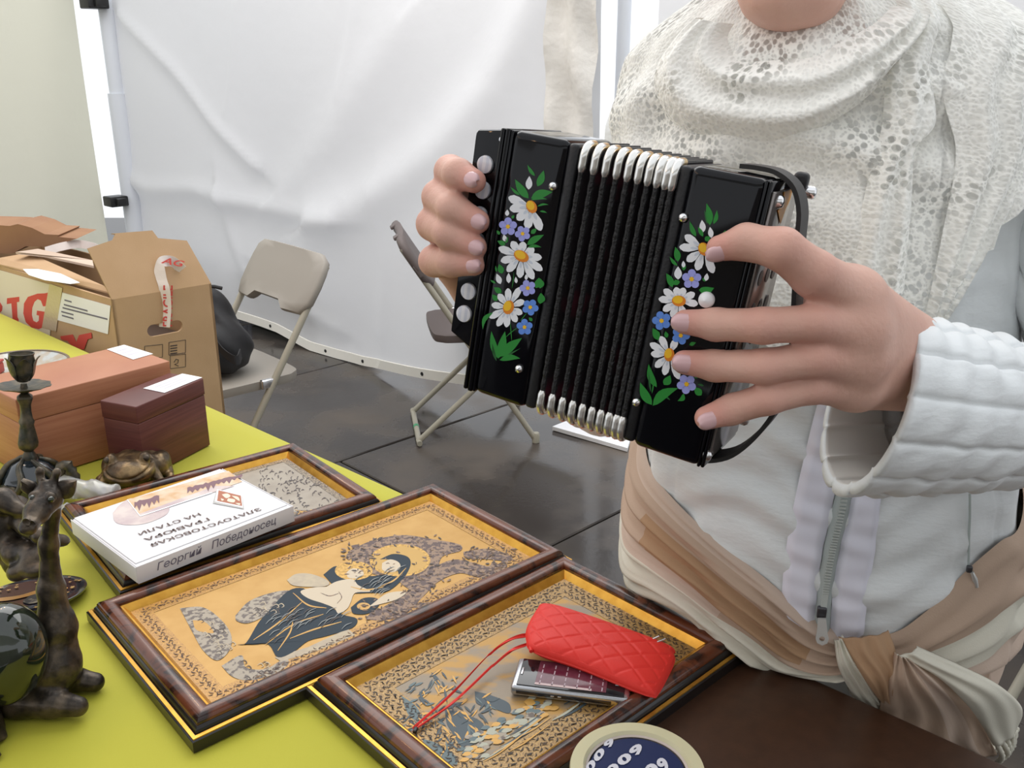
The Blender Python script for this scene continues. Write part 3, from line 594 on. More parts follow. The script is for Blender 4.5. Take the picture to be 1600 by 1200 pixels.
for p in ([(995, 254), (1003, 252), (1008, 255)], [(1018, 256), (1026, 254)], [(1008, 262), (1013, 268), (1006, 269)], [(1000, 274), (1010, 275)], [(890, 284), (897, 283)], [(907, 286), (913, 286)], [(895, 295), (902, 295)], [(840, 345), (850, 365), (835, 385)], [(780, 350), (810, 360), (840, 352)]): stroke(t, p, mp, brownk, z0 + .0008, 3)
for k in range(46):
    u = random.random(); cx, cy = random.choice([(420, 470), (580, 400), (560, 605), (600, 395), (440, 520)]); cx += random.uniform(-45, 45); cy += random.uniform(-28, 28)
    stroke(t, [(cx, cy), (cx + 12, cy - 6), (cx + 20, cy + 2), (cx + 12, cy + 7)], mp, mat('dark_line', (.06, .045, .04), .5) if k % 2 else palee, z0 + .0003, 3)
for k in range(260):
    (x0, y0, x1, y1) = random.choice([(870, 170, 1240, 225), (1100, 240, 1380, 300), (920, 380, 1120, 440), (1060, 290, 1160, 350), (1250, 205, 1400, 245), (870, 195, 960, 280)]); cx, cy = random.uniform(x0 - 15, x1 + 15), random.uniform(y0 - 10, y1 + 10)
    shape(t, leafp2(cx, cy, random.uniform(0, 6.28), random.uniform(12, 24), random.uniform(6, 10)), mp, random.choice([brownk, mat('dark_line', (.06, .045, .04), .5), mat('umber_etch', (.13, .075, .04), .5)]), z0 + .0002, 'leaf')
for k in range(60):
    cx, cy = random.choice([(650, 450), (720, 430), (790, 440), (600, 500), (930, 330), (1020, 300)]); cx += random.uniform(-60, 60); cy += random.uniform(-25, 35)
    if 0 < (cx - 540) and cy < 520: stroke(t, [(cx, cy), (cx + 14, cy - 14), (cx + 34, cy - 22)], mp, mat('steel_line', (.20, .22, .22), .4) if k % 3 else mat('dark_line', (.06, .045, .04), .5), z0 + .0007, 2.5)
flush()
# right frame: woodland landscape engraving
Pr = [onz(477, 1090, ZT), onz(600, 1232, ZT), onz(880, 886, ZT)]
Pr[1] = Pr[0] + nrm(V3(.656, -.755, 0)) * .29
t, o, x, y, Lx, Ly, rect = frame('brown framed woodland engraving under the red pouch and phone', *Pr)
land = mat('landscape_engraving', (.25, .205, .15), .42, col2=(.42, .24, .06), ns=24, nd=6, metal=.2, ramp=(.44, .6), sx=(1, 2.2, 1))
panel(t, rect, land, orn_mat('fern_border', (.40, .25, .085), (.20, .12, .045), 200, .55, .6), .030)
for in_ in (.0475, .0605): motifs(t, rect, in_, .0105, .0088, mat('fern_dark_etch', (.035, .026, .022), .5), mat('fern_mid_etch', (.09, .055, .03), .5))
mp = lambda X, Y, z: onz(620 + X / 3.2, 930 + Y / 3.2, z)
def leafp(cx, cy, ang, ln, wd): c_, s_ = math.cos(ang), math.sin(ang); return [(cx + c_ * u * ln - s_ * v * wd, cy + s_ * u * ln + c_ * v * wd) for u, v in ((0, 0), (.3, .4), (.65, .35), (1, 0), (.65, -.35), (.3, -.4))]
darkb = mat('dark_teal_etch', (.05, .075, .09), .45); teal = mat('teal_etch', (.11, .16, .17), .45); palest = mat('pale_stone_etch', (.42, .43, .34), .45); och2 = mat('ochre_etch', (.55, .31, .075), .4, metal=.2)
for p in ([(120, 715), (200, 740), (290, 800), (300, 850), (250, 840), (170, 780)], [(240, 570), (330, 590), (430, 640), (420, 720), (330, 760), (280, 690), (250, 640)], [(390, 480), (470, 500), (560, 540), (560, 590), (470, 560), (400, 540)], [(20, 500), (100, 560), (130, 640), (60, 600)]): shape(t, curvy(p), mp, teal if p[0][0] in (120, 20) else darkb, .0004)
for k in range(150):
    cx, cy = random.choice([(230, 420), (300, 560), (180, 600), (350, 640), (420, 560), (110, 500), (240, 700), (80, 640)]); cx += random.uniform(-60, 60); cy += random.uniform(-55, 55)
    shape(t, leafp(cx, cy, random.choice([.6, .9, 2.3, 2.6, -.5, 1.2]) + random.uniform(-.3, .3), random.uniform(35, 75), random.uniform(7, 16)), mp, random.choice([darkb, darkb, teal, och2, och2]), .0006)
for k in range(110):
    u = random.random(); cx = 330 + u * 420 + random.uniform(-50, 50); cy = 790 - u * 260 + random.uniform(-55, 55)
    shape(t, curvy([(cx - 22, cy + 8), (cx - 8, cy - 9), (cx + 16, cy - 11), (cx + 26, cy - 2), (cx + 6, cy + 10)], 2), mp, random.choice([palest, palest, och2, greye, teal]), .0007)
for k in range(16):
    cx = 420 + random.uniform(0, 420); cy = 830 - (cx - 420) * .62 + random.uniform(-50, 40); stroke(t, [(cx, cy), (cx + 70, cy - 38), (cx + 150, cy - 95)], mp, random.choice([och2, palest, darkb]), .0008, random.uniform(5, 12))
flush()
# back frame: grey winter landscape, mostly under the white carton
Pt = [onz(90, 812, ZT), onz(175, 945, ZT), onz(465, 708, ZT)]
t, o, x, y, Lx, Ly, rect = frame('brown framed grey winter engraving lying beneath the white carton', *Pt)
greyland = mat('grey_landscape_engraving', (.30, .26, .21), .42, col2=(.36, .32, .26), ns=30, metal=.15)
panel(t, rect, greyland, orn_mat('grey_border', (.33, .27, .19), (.10, .08, .07), 110, .5, .6), .012)
mp = lambda X, Y, z: onz(80 + X / 2.963, 690 + Y / 2.963, z)
twig = mat('twig_etch', (.085, .07, .07), .5)
for k in range(150):
    cx = random.choice([random.uniform(960, 1180), random.uniform(1150, 1400)]); cy = 150 + (cx - 1000) * .28 + random.uniform(-30, 120) * (.9 if random.random() < .6 else 1.3)
    if cy > 380: continue
    a = random.uniform(-2.6, -.5); l = random.uniform(10, 26); stroke(t, [(cx, cy), (cx + l * .6 * math.cos(a), cy + l * .5 * math.sin(a)), (cx + l * math.cos(a + .4), cy + l * .7 * math.sin(a + .4))], mp, twig, .0005, 3.5)
for k in range(40): stroke(t, [(1130 + random.uniform(-10, 100), 340 + random.uniform(-25, 30))] * 1 + [(1150 + random.uniform(0, 90), 335 + random.uniform(-20, 30)), (1160 + random.uniform(0, 90), 345 + random.uniform(-20, 30))], mp, random.choice([och2, twig]), .0006, 4)

flush()
# ---- white carton with Cyrillic print, lying on the back frame
carton_m = mat('white_carton', (.74, .735, .75), .5)
zb, zt = ZT + .0298, ZT + .0298 + .0245
c0 = onz(212, 886, zt); c1_ = onz(458, 790, zt); c3 = onz(124, 806, zt)
a = nrm(c1_ - c0); La = np.linalg.norm(c1_ - c0); b = V3(-a[1], a[0], 0); Lb = abs((c3 - c0) @ b)
def cp(u, v, z=zt): return c0 + a * u * La + b * v * Lb + ZZ * (z - zt)
t = thing('carton', 'white printed carton with Cyrillic lettering lying on the back frame', 'box', tuple(cp(.5, .5, zb)))
MB().rbox(cp(.5, .5, (zb + zt) / 2 - .0006), (La - .003, Lb - .003, zt - zb - .0012), .001, [a, b, ZZ]).build('body', carton_m, t)
MB().rbox(cp(.5, .52, zt - .0005), (La - .008, Lb * .96 - .002, .0015), .0006, [a, b, ZZ]).build('lid', carton_m, t)
MB().rbox(cp(.5, 0, (zb + zt) / 2) - b * .0004, (La, .0014, zt - zb), .0006, [a, b, ZZ]).build('tuck_flap', carton_m, t)
for u in (0, 1): MB().rbox(cp(u, .5, (zb + zt) / 2), (.0014, Lb, zt - zb - .002), .0006, [a, b, ZZ]).build('side_flap', carton_m, t)
zp = zt + .0006
pr = lambda X, Y, z=0: onz(80 + X / 2.963, 690 + Y / 2.963, zp + z)
def print_(pl, m, z, name='printed_shape'): MB().flat([pr(*q, z) for q in pl]).build(name, m, t, smooth=0)
plum = mat('plum_print', (.20, .11, .13), .6); pale_o = mat('pale_ochre_print', (.58, .36, .18), .6, col2=(.70, .56, .42), ns=40); pale_v = mat('pale_violet_print', (.48, .38, .40), .6, col2=(.66, .58, .54), ns=30)
print_(curvy([(285, 330), (320, 290), (380, 262), (470, 300), (540, 290), (540, 330), (490, 360), (420, 382), (340, 385), (295, 370)]), pale_v, .0002)
print_([(350, 270), (820, 135), (885, 185), (700, 250), (410, 345)], pale_o, .0003); print_([(400, 338), (580, 270), (760, 205), (850, 205), (700, 250), (412, 345)], pale_v, .0004)
for x0, x1, s in ((385, 500, 1), (630, 885, 1)):
    pts = [(x0, 308 - (x0 - 385) * .27)]
    n = 11 if x1 < 600 else 22
    for k in range(n):
        u = x0 + (x1 - x0) * k / (n - 1); yb = 300 - (u - 385) * .275 - 4; pts.append((u, yb - 2 + (random.uniform(10, 34) if k % 2 == 0 else 3)))
    top = pts[1:]; base = [(u, 280 - (u - 385) * .262 + random.uniform(-5, 3)) for u, _ in top]
    for k in range(len(top) - 1): print_([top[k], top[k + 1], base[k + 1], base[k]], plum, .0006)
for p, q in (((352, 268), (412, 345)), ((412, 345), (745, 235))):
    d = V3(q[0] - p[0], q[1] - p[1], 0); n_ = nrm(V3(-d[1], d[0], 0)) * 2.2; print_([(p[0] - n_[0], p[1] - n_[1]), (q[0] - n_[0], q[1] - n_[1]), (q[0] + n_[0], q[1] + n_[1]), (p[0] + n_[0], p[1] + n_[1])], paper, .0007)
rust = mat('rust_print', (.40, .15, .085), .6); print_([(748, 285), (765, 225), (885, 255), (892, 312)], mat('emblem_backing', (.45, .45, .43)), .0006); print_([(757, 278), (768, 220), (883, 248), (888, 306)], paper, .0008); print_([(768, 274), (775, 225), (878, 250), (884, 298)], rust, .001)  # grey quad printed under the emblem's white border
for p in ([(790, 245), (815, 240), (830, 252), (810, 262)], [(820, 262), (850, 268), (845, 282), (815, 275)], [(835, 250), (865, 256), (872, 275), (850, 262)], [(785, 262), (800, 268), (790, 274)], [(852, 284), (875, 286), (870, 294)]): print_(curvy(p, 3), mat('cream_print', (.80, .66, .52)), .0012, 'emblem_mark')
def line_(body, xr, yr, xl, yl, h, bold=.014):   # reading direction runs from (xr,yr) to (xl,yl): the carton lies upside down to the viewer
    O = pr(xr, yr, .0004); X = pr(xl, yl, .0004) - O; perp = nrm(np.cross(ZZ, X)); text(body, O, X, perp * h, mat('brown_print', (.10, .06, .05), .6), t, bold=bold)
line_('ЗЛАТОУСТОВСКАЯ', 962, 306, 455, 474, .0098)
line_('ГРАВЮРА', 722, 352, 425, 450, .0098)
line_('НА СТАЛИ', 682, 330, 398, 422, .0098)
fo = cp(0, 0, zb) - b * .0014; text('Георгий', fo + a * La * .11 + ZZ * .006, a * La * .27, ZZ * .014, ink, t, name='handwriting', shear=.25, bold=.004); text('Победоносец', fo + a * La * .44 + ZZ * .006, a * La * .43, ZZ * .014, ink, t, name='handwriting', shear=.25, bold=.004)

# ---- red quilted pouch, phone, tape ring
redq = mat('red_quilted_leatherette', (.66, .028, .020), .48, bump=.15, bs=700, spec=.35)
zph = PZ + .0012
ph = [onz(797, 1087, zph), onz(983, 1110, zph)]; pa = nrm(ph[1] - ph[0]); pL = np.linalg.norm(ph[1] - ph[0]); pb = V3(-pa[1], pa[0], 0); pW = .052; pH = .0125
t = thing('phone', 'silver and black phone lying under the red pouch', 'phone', tuple(ph[0] + pa * pL / 2 + pb * pW / 2))
silver = mat('brushed_silver', (.45, .46, .48), .25, metal=.9); glossk = mat('gloss_black', (.010, .010, .013), .08, coat=.5)
pc = lambda u, v, z: ph[0] + pa * u * pL + pb * v * pW + ZZ * z
MB().rbox(pc(.5, .5, pH / 2), (pL, pW, pH), .004, [pa, pb, ZZ], seg=4).build('case', silver, t)
MB().rbox(pc(.5, .5, pH + .0002), (pL - .012, pW - .006, .0016), .0007, [pa, pb, ZZ]).build('front_plate', glossk, t)
MB().rbox(pc(.5, .52, pH + .0010), (pL * .60, pW * .80, .0006), .0002, [pa, pb, ZZ]).build('screen', mat('screen_wine', (.09, .012, .03), .12, col2=(.16, .05, .07), ns=40), t)
for k in range(6):
    u = .24 + k * .105
    for v in (.2, .38, .56, .74): MB().box(pc(u, v, pH + .0014), (.0012, .006, .0002), [pa, pb, ZZ]).build('screen_text', mat('screen_text', (.45, .35, .40), .4), t, smooth=0)
MB().box(pc(.44, .145, pH + .0014), (pL * .48, .0035, .0002), [pa, pb, ZZ]).build('status_bar', mat('screen_bar', (.55, .42, .42), .4), t, smooth=0)
MB().rbox(pc(.07, .5, pH + .0012), (.0025, .012, .0012), .0005, [pa, pb, ZZ]).build('earpiece', silver, t)
MB().rbox(pc(.90, .5, pH + .0012), (.008, .012, .0014), .0006, [pa, pb, ZZ]).build('navigation_key', silver, t)
MB().rbox(pc(.45, -.001, pH * .5), (pL * .80, .0012, .0042), .0005, [pa, pb, ZZ]).build('edge_slot', glossk, t)
for u in (.36, .42): MB().rbox(pc(u, -.012, pH * .5), (.004, .0014, .0016), .0004, [pa, pb, ZZ]).build('key', silver, t)
zq = PZ + .022
outl = [(838, 958), (850, 950), (905, 962), (1040, 1003), (1054, 1016), (1053, 1032), (1030, 1076), (1018, 1081), (985, 1071), (900, 1041), (832, 1021), (822, 1004), (823, 985)]
ol = spline([onz(*q, zq) for q in outl + outl[:1]], 421)[:-1]; cen = sum(ol) / len(ol)
L0 = nrm(onz(1050, 1045, zq) - onz(825, 985, zq)); Wd = np.cross(ZZ, L0); rings = []
for side in (1, -1):
    rr = np.sqrt(np.linspace(1, .0004, 70)) if side == 1 else np.linspace(.02, 1, 10)
    for r in rr:
        ringp = []
        for p in ol:
            q = cen + (p - cen) * r; h = (1 - r ** 4) ** .5 * (.0145 if side == 1 else .009); s_, w_ = (q - cen) @ L0, (q - cen) @ Wd
            g = min(abs(((s_ * .8 + w_) / .027) % 1 - .5), abs(((s_ * .8 - w_) / .027) % 1 - .5)); gr = -.0010 * math.exp(-(g / .085) ** 2) if side == 1 and r < .93 else 0
            ringp.append(q + ZZ * ((h + gr) * side) + ZZ * (-.002 - ((q - cen) @ L0) * .06))
        rings.append(ringp)
order = [rings[69 - k] for k in range(70)] + [rings[70 + 9 - k] for k in range(10)]
t = thing('glasses_pouch', 'red quilted pouch with wrist loop on top of the phone', 'pouch', tuple(cen - ZZ * .012))
MB().loft(order, cap=True).build('pouch_body', redq, t, smooth=180, fixn=True)
op = [onz(*q, zq + .004) for q in ((846, 953), (832, 968), (826, 990), (830, 1018))]; MB().tube(spline(op, 16), .0022, 8).build('rim_piping', redq, t)
zs = PZ + .006
lp1 = spline([onz(826, 992, zq), onz(800, 998, zq + .002), onz(765, 1022, zq - .004), onz(705, 1085, zs), onz(650, 1134, zs - .002)], 30); lp2 = spline([onz(826, 1006, zq - .002), onz(800, 1016, zq - .002), onz(770, 1040, zs + .004), onz(710, 1096, zs), onz(650, 1138, zs - .002)], 30)
for l_ in (lp1, lp2): ribbon([p + V3(.0030, .0034, .0008) for p in l_], [p - V3(.0030, .0034, .0008) for p in l_], 40, 3, th=.002, bulge=.0006).build('wrist_loop', redq, t)
MB().rbox(onz(649, 1141, zs - .002), (.004, .007, .004), .001, [pa, pb, ZZ]).build('loop_tip', black_plastic, t)
gl = thing('reading_glasses', 'thin metal temple tips poking out of the red pouch', 'glasses', tuple(onz(1035, 1000, zq)))
for p, q in (((1012, 1002), (1030, 994)), ((1020, 1006), (1040, 998))): MB().tube([onz(*p, zq + .002), onz(*q, zq + .008)], .0009, 8).build('temple_tip', chrome, gl)
rz = .7525 + .062; rc = onz(996, 1199, rz); R0 = np.linalg.norm(onz(1101, 1190, rz) - onz(891, 1190, rz)) / 2

t = thing('tape_ring', 'cream tape ring around a dark blue disc printed 2009', 'tape', (rc[0], rc[1], .7525))
rb = V3(rc[0], rc[1], .7525); hh = .062
MB().lathe([(R0 * .76, 0), (R0 * .97, 0), (R0, .002), (R0, hh - .003), (R0 * .985, hh), (R0 * .80, hh), (R0 * .78, hh - .002), (R0 * .76, hh - .004)], rb, 72, cap=False).build('tape_roll', mat('cream_tape', (.60, .56, .36), .3, coat=.3, sss=.1), t)
MB().lathe([(R0 * .72, 0), (R0 * .765, 0), (R0 * .765, hh - .003), (R0 * .73, hh - .004)], rb, 72, cap=False).build('paper_core', mat('paper_core', (.52, .45, .40), .8), t)
MB().lathe([(0, 0), (R0 * .715, 0), (R0 * .715, hh - .005), (R0 * .70, hh - .004), (0, hh - .004)], rb, 72, cap=False).build('blue_disc', mat('navy_print', (.012, .022, .085), .35), t)
dz = rz - .0036; digit = mat('pale_digit', (.62, .62, .68), .5)
def dig(ch, p, q, r_):      # bottom-left, bottom-right, top-left pixels of a glyph
    O = onz(*p, dz); text(ch, O, onz(*q, dz) - O, onz(*r_, dz) - O, digit, t, name='printed_digit', bold=.05)
dig('9', (992, 1184), (1009, 1171), (980, 1173)); dig('0', (971, 1199), (990, 1186), (961, 1187)); dig('0', (954, 1214), (970, 1201), (944, 1203))
dig('9', (950, 1171), (963, 1160), (941, 1163)); dig('0', (933, 1193), (947, 1176), (925, 1183)); dig('0', (920, 1212), (933, 1195), (912, 1201))
dig('9', (1040, 1208), (1050, 1197), (1023, 1192)); dig('0', (1017, 1218), (1033, 1204), (1003, 1203))
# ------------------------------------------------------------ bronzes and curios
bronze = mat('patinated_bronze', (.034, .028, .023), .34, metal=.6, col2=(.125, .096, .068), ns=55, nd=6, ramp=(.4, .68), bump=.35, bs=160)
bronze_g = mat('green_patina_bronze', (.036, .038, .032), .38, metal=.5, col2=(.105, .085, .055), ns=70, nd=6, ramp=(.38, .66), bump=.4, bs=150)
bronze_y = mat('golden_patina_bronze', (.07, .048, .028), .33, metal=.6, col2=(.27, .18, .085), ns=45, nd=6, ramp=(.42, .66), bump=.35, bs=190)
stone_g = mat('polished_dark_serpentine', (.006, .010, .007), .07, col2=(.016, .024, .013), ns=40, coat=.8)
# candlestick
Bp = onz(50, 768, ZT); Tp = atY(33.5, 552, Bp[1] + .02); axz = nrm(Tp - Bp); axx = nrm(np.cross([0, 1, 0], axz)); axy = np.cross(axz, axx); HC = np.linalg.norm(Tp - Bp)
t = thing('candlestick', 'green-brown bronze candlestick with tulip cup in front of the cherry box', 'candlestick', tuple(Bp)); AXC = [axx, axy, axz]
hz = lambda y: HC * (768 - y) / 216.
u_ = HC / 216.
rings = []
def petal(prof, fn, seg=64, c=Bp):
    out = []
    for r, z in prof: out.append([c + (axx * math.cos(a) + axy * math.sin(a)) * (r * fn(a, z)) + axz * z for a in np.linspace(0, 2 * math.pi, seg, endpoint=False)])
    return out
MB().loft(petal([(.001, hz(596)), (6 * u_, hz(595)), (12 * u_, hz(588)), (16 * u_, hz(578)), (17 * u_, hz(566)), (16 * u_, hz(556)), (17.5 * u_, hz(552)), (16 * u_, hz(552)), (14.5 * u_, hz(560)), (.001, hz(568))], lambda a, z: 1 + .05 * abs(math.sin(2 * a)) * (1 if z < hz(562) else .3)), cap=True).build('candle_cup', bronze_g, t, smooth=60)
mb = MB()
for k in range(5):
    a0 = k * 1.257 + .3; L, R = [], []
    for i, (y_, r_, w_) in enumerate(((594, 7, .2), (585, 15, .55), (572, 19, .6), (562, 20, .35), (556, 23.5, .04))):
        for s_, q in ((-1, L), (1, R)): q.append(Bp + (axx * math.cos(a0 + s_ * w_) + axy * math.sin(a0 + s_ * w_)) * r_ * u_ + axz * hz(y_))
    ribbon(L, R, 14, 4, bulge=.0012, th=.0015, mb=mb, nv=axx * math.cos(a0) + axy * math.sin(a0))
mb.build('cup_leaves', bronze_g, t, smooth=60)
MB().loft(petal([(4 * u_, hz(612)), (20 * u_, hz(606)), (36 * u_, hz(601)), (37 * u_, hz(600)), (20 * u_, hz(603)), (5 * u_, hz(604)), (4 * u_, hz(598))], lambda a, z: 1 + (.04 * math.sin(9 * a) + .02 * math.sin(23 * a))), cap=True).build('drip_plate', bronze_g, t, smooth=60)
MB().loft(petal([(5 * u_, hz(612)), (11 * u_, hz(617)), (11.5 * u_, hz(621)), (8 * u_, hz(630)), (7.5 * u_, hz(640)), (8.5 * u_, hz(652)), (10.5 * u_, hz(656)), (9 * u_, hz(662)), (11 * u_, hz(675)), (13.5 * u_, hz(690)), (12.5 * u_, hz(697)), (6 * u_, hz(703)), (9 * u_, hz(708)), (12 * u_, hz(716)), (10 * u_, hz(720))], lambda a, z: 1 + .07 * math.sin(4 * a + z * 60)), cap=True).build('stem', bronze_g, t, smooth=60)
MB().loft(petal([(12 * u_, hz(715)), (26 * u_, hz(722)), (38 * u_, hz(738)), (42 * u_, hz(752)), (40 * u_, hz(768)), (.001, hz(768))], lambda a, z: 1), cap=True).build('base_dome', mat('blue_black_glaze', (.012, .018, .024), .12, coat=.8), t, smooth=60)
mb = MB()
for k in range(6):
    a0 = k * 1.047 + .2; pts = [Bp + (axx * math.cos(a0 + w_) + axy * math.sin(a0 + w_)) * r_ * u_ + axz * hz(y_) for y_, r_, w_ in ((714, 13, 0), (722, 29, .25), (738, 42, .5), (754, 46, .35), (766, 52, .1))]
    mb.tube(spline(pts, 16), [.003 + .0025 * math.sin(i / 15 * 3.1) for i in range(16)], 8)
    L = [Bp + (axx * math.cos(a0 - .25 + w_) + axy * math.sin(a0 - .25 + w_)) * r_ * u_ + axz * hz(y_) for y_, r_, w_ in ((745, 45, 0), (757, 50, -.1), (767, 58, .1))]
    R = [Bp + (axx * math.cos(a0 + .30 + w_) + axy * math.sin(a0 + .30 + w_)) * r_ * u_ + axz * hz(y_) for y_, r_, w_ in ((745, 45, 0), (757, 50, .1), (766, 56, -.1))]
    ribbon(L, R, 12, 6, th=.003, fold=.002, nf=2, mb=mb)
q = atY(112, 738, Bp[1] - .03); mb.tube(spline([q + V3(-.03, 0, -.02), q + V3(-.01, 0, .012), q, q + V3(.008, 0, -.02)], 12), [.006, .007, .009, .011, .008, .011, .007, .010, .007, .009, .006, .004], 8)
mb.build('base_leaves', bronze_g, t, smooth=70)

# frog
fc = onz(212, 752, ZT); ff = nrm(V3(.16, -.98, 0)); fl_ = V3(-ff[1], ff[0], 0); FA = np.array([ff, fl_, ZZ]); fs = .060
def floc(x, y, z): return fc + ff * x * fs + fl_ * y * fs + ZZ * z * fs
def frogf(P):
    q = ((P - fc.astype(np.float32)) @ FA.T.astype(np.float32)) / fs
    d = ell_(q, (-.1, 0, .42), (.85, .72, .42)); d = smin(d, ell_(q, (.55, 0, .52), (.48, .66, .36)), .2)
    d = np.maximum(d, -(np.abs(q[..., 2] - .50 - .10 * np.abs(q[..., 1]) ** 1.5) - .022) - 1e3 * 0) if False else d
    for s in (-1, 1):
        d = smin(d, ell_(q, (.42, .42 * s, .86), (.19, .15, .17)), .08); d = smin(d, ell_(q, (-.35, .66 * s, .35), (.48, .25, .34)), .1)
        d = smin(d, chain(q, [(.35, .6 * s, .35), (.55, .78 * s, .18), (.75, .72 * s, .06)], [.16, .12, .09], .05), .08)
        d = smin(d, chain(q, [(-.5, .75 * s, .14), (.0, .92 * s, .1), (.25, .95 * s, .06)], [.16, .11, .08], .05), .08)
        d = smin(d, ell_(q, (.88, .12 * s, .66), (.03, .03, .03)), .04)
    m = np.sqrt((q[..., 0] - .5) ** 2 / .52 ** 2 + q[..., 1] ** 2 / .68 ** 2); gz = .50 + .13 * np.minimum(np.abs(q[..., 1]) / .5, 1.2) ** 2
    d = d + .055 * np.exp(-((q[..., 2] - gz) / .035) ** 2) * (q[..., 0] > .2) + .012 * np.sin(q[..., 0] * 19) * np.sin(q[..., 1] * 17) * (q[..., 0] < .2)
    return np.maximum(d, -q[..., 2]) * fs
t = thing('frog_figurine', 'golden-brown bronze frog with a wide mouth by the mahogany box', 'figurine', tuple(fc))
organic('frog_body', frogf, fc - .085, fc + V3(.085, .085, .075), .0016, bronze_y, t)
for s in (-1, 1): MB().ball(floc(.53, .50 * s, .90), .0058, 12).build('eye', bronze, t)
MB().ball(floc(-.75, -.25, .25), (.018, .014, .012), 10).build('tail_bump', bronze, t)

# giraffe with stone egg body
G = lambda px, py, Y: atY(px, py, Y)
k_ = .00070
def giraf(P):
    d = chain(P, [G(84, 785, .845), G(76, 850, .850), G(80, 920, .850), (G(88, 980, .845)), G(84, 1040, .835)], [.0085, .0085, .0125, .0195, .024], .01)
    hd = chain(P, [G(74, 778, .835), G(58, 800, .815), G(46, 821, .795)], [.0155, .0115, .0080], .006); hd = smin(hd, ell_(P, G(44, 824, .792), (.0085, .009, .008)), .004)
    for a, b in (((68, 770), (62, 738)), ((78, 770), (89, 740))): hd = smin(hd, chain(P, [G(*a, .84), G(*b, .845)], [.0055, .0038], .003), .004); hd = smin(hd, ell_(P, G(b[0], b[1] - 2, .845), (.0048,) * 3), .002)
    hd = smin(hd, ell_(P, G(70, 757, .838), (.0055,) * 3), .003); hd = smin(hd, ell_(P, G(80, 776, .822), (.0055,) * 3), .003); hd = smin(hd, ell_(P, G(52, 775, .825), (.005,) * 3), .003)
    d = smin(d, hd, .006)
    d = smin(d, chain(P, [G(84, 1040, .835), G(40, 1085, .825), G(-30, 1095, .835)], [.026, .022, .03], .02), .015)
    d = smin(d, chain(P, [G(85, 1055, .845), G(118, 1062, .850), G(148, 1066, .850)], [.018, .0125, .0105], .006), .008)
    d = smin(d, chain(P, [G(30, 1095, .81), G(80, 1098, .808), G(122, 1104, .805)], [.018, .0155, .0105], .006), .008)
    d = d + .0005 * np.abs(np.sin(P[..., 2] * 190 + 2.5 * np.sin(P[..., 0] * 120 + P[..., 1] * 90))) * np.exp(-np.maximum(0, (.80 - P[..., 2])) * 50)
    return np.maximum(d, ZT - P[..., 2])
t = thing('giraffe_figurine', 'dark bronze giraffe with raised neck and polished dark stone body', 'figurine', tuple(onz(70, 1105, ZT)))
gb = organic('giraffe_body', giraf, V3(-.66, .74, .745), V3(-.40, .90, 1.06), .002, bronze, t)
def earm(base, tip, wd, dp):
    base, tip = G(*base, .842), G(*tip, dp); d = tip - base; s_ = nrm(np.cross(d, [0, 1, 0])) * wd
    return ribbon([base - s_ * .4, base + d * .5 - s_, tip], [base + s_ * .4, base + d * .5 + s_, tip + s_ * .05], 12, 4, bulge=-.003, th=.003)
earm((87, 777), (120, 750), .010, .845).build('ear', bronze, t); earm((52, 772), (36, 748), .008, .84).build('ear', bronze, t)
for q in ((80, 780, .8175), (51, 778, .820)): MB().ball(G(*q), .0032, 10).build('eye', stone_g, t)
for q in ((42, 815, .785), (50, 818, .7865)): MB().lathe([(.0022, 0), (.0038, .001), (.0038, -.001), (.0022, -.001)], G(*q), 12, [V3(1, 0, 0), ZZ, V3(0, -1, 0)]).build('nostril', bronze, t)
ec = G(8, 1022, .80); ea = nrm(V3(.12, .1, 1)); e1 = nrm(np.cross([0, 1, 0], ea)); e2 = np.cross(ea, e1)
MB().ball(ec, (.040, .040, .054), 56, [e1, e2, ea]).build('stone_egg', stone_g, t, smooth=180)

# crouching figure behind the giraffe
D = 1.06
def crouch(P):
    d = chain(P, [G(20, 800, D), G(34, 835, D), G(38, 872, D - .01)], [.022, .021, .026], .01)
    d = smin(d, chain(P, [G(26, 862, D - .03), G(66, 868, D - .055), G(30, 892, D - .06)], [.019, .0125, .011], .006), .008)
    d = smin(d, chain(P, [G(25, 895, D - .055), G(64, 890, D - .07)], [.010, .009], .005), .006)
    d = smin(d, chain(P, [G(30, 815, D - .02), G(62, 838, D - .05), G(92, 845, D - .02)], [.012, .0095, .008], .006), .006)
    d = smin(d, ell_(P, G(94, 846, D - .02), (.011, .009, .007)), .004)
    d = smin(d, chain(P, [G(-30, 778, D), G(5, 783, D - .02), G(40, 800, D - .03)], [.017, .014, .008], .008), .008)
    d = smin(d, ell_(P, G(-12, 825, D - .01), (.032, .03, .042)), .012)
    d = d + .0012 * np.sin(P[..., 0] * 170 + P[..., 2] * 90)
    return np.maximum(d, ZT - P[..., 2])
t = thing('crouching_figurine', 'bronze crouching figure with a bent leg behind the giraffe', 'figurine', tuple(onz(40, 895, ZT)))
organic('figure_body', crouch, V3(-.78, .92, .745), V3(-.50, 1.13, .94), .0024, bronze, t)
def cornerf(P):
    d = chain(P, [G(-60, 1090, .80), G(-50, 1150, .77)], [.03, .034], .01)
    d = smin(d, chain(P, [G(-40, 1150, .765), G(2, 1154, .772)], [.014, .0065], .005), .006); d = smin(d, chain(P, [G(-40, 1175, .745), G(-8, 1186, .745)], [.014, .0075], .005), .006)
    return np.maximum(d, ZT - P[..., 2])
t = thing('seated_figurine', 'bronze figurine at the table edge with only its paw showing below the giraffe', 'figurine', tuple(onz(-30, 1170, ZT)))
organic('figure_body', cornerf, V3(-.68, .68, .745), V3(-.48, .86, .88), .0026, bronze, t)

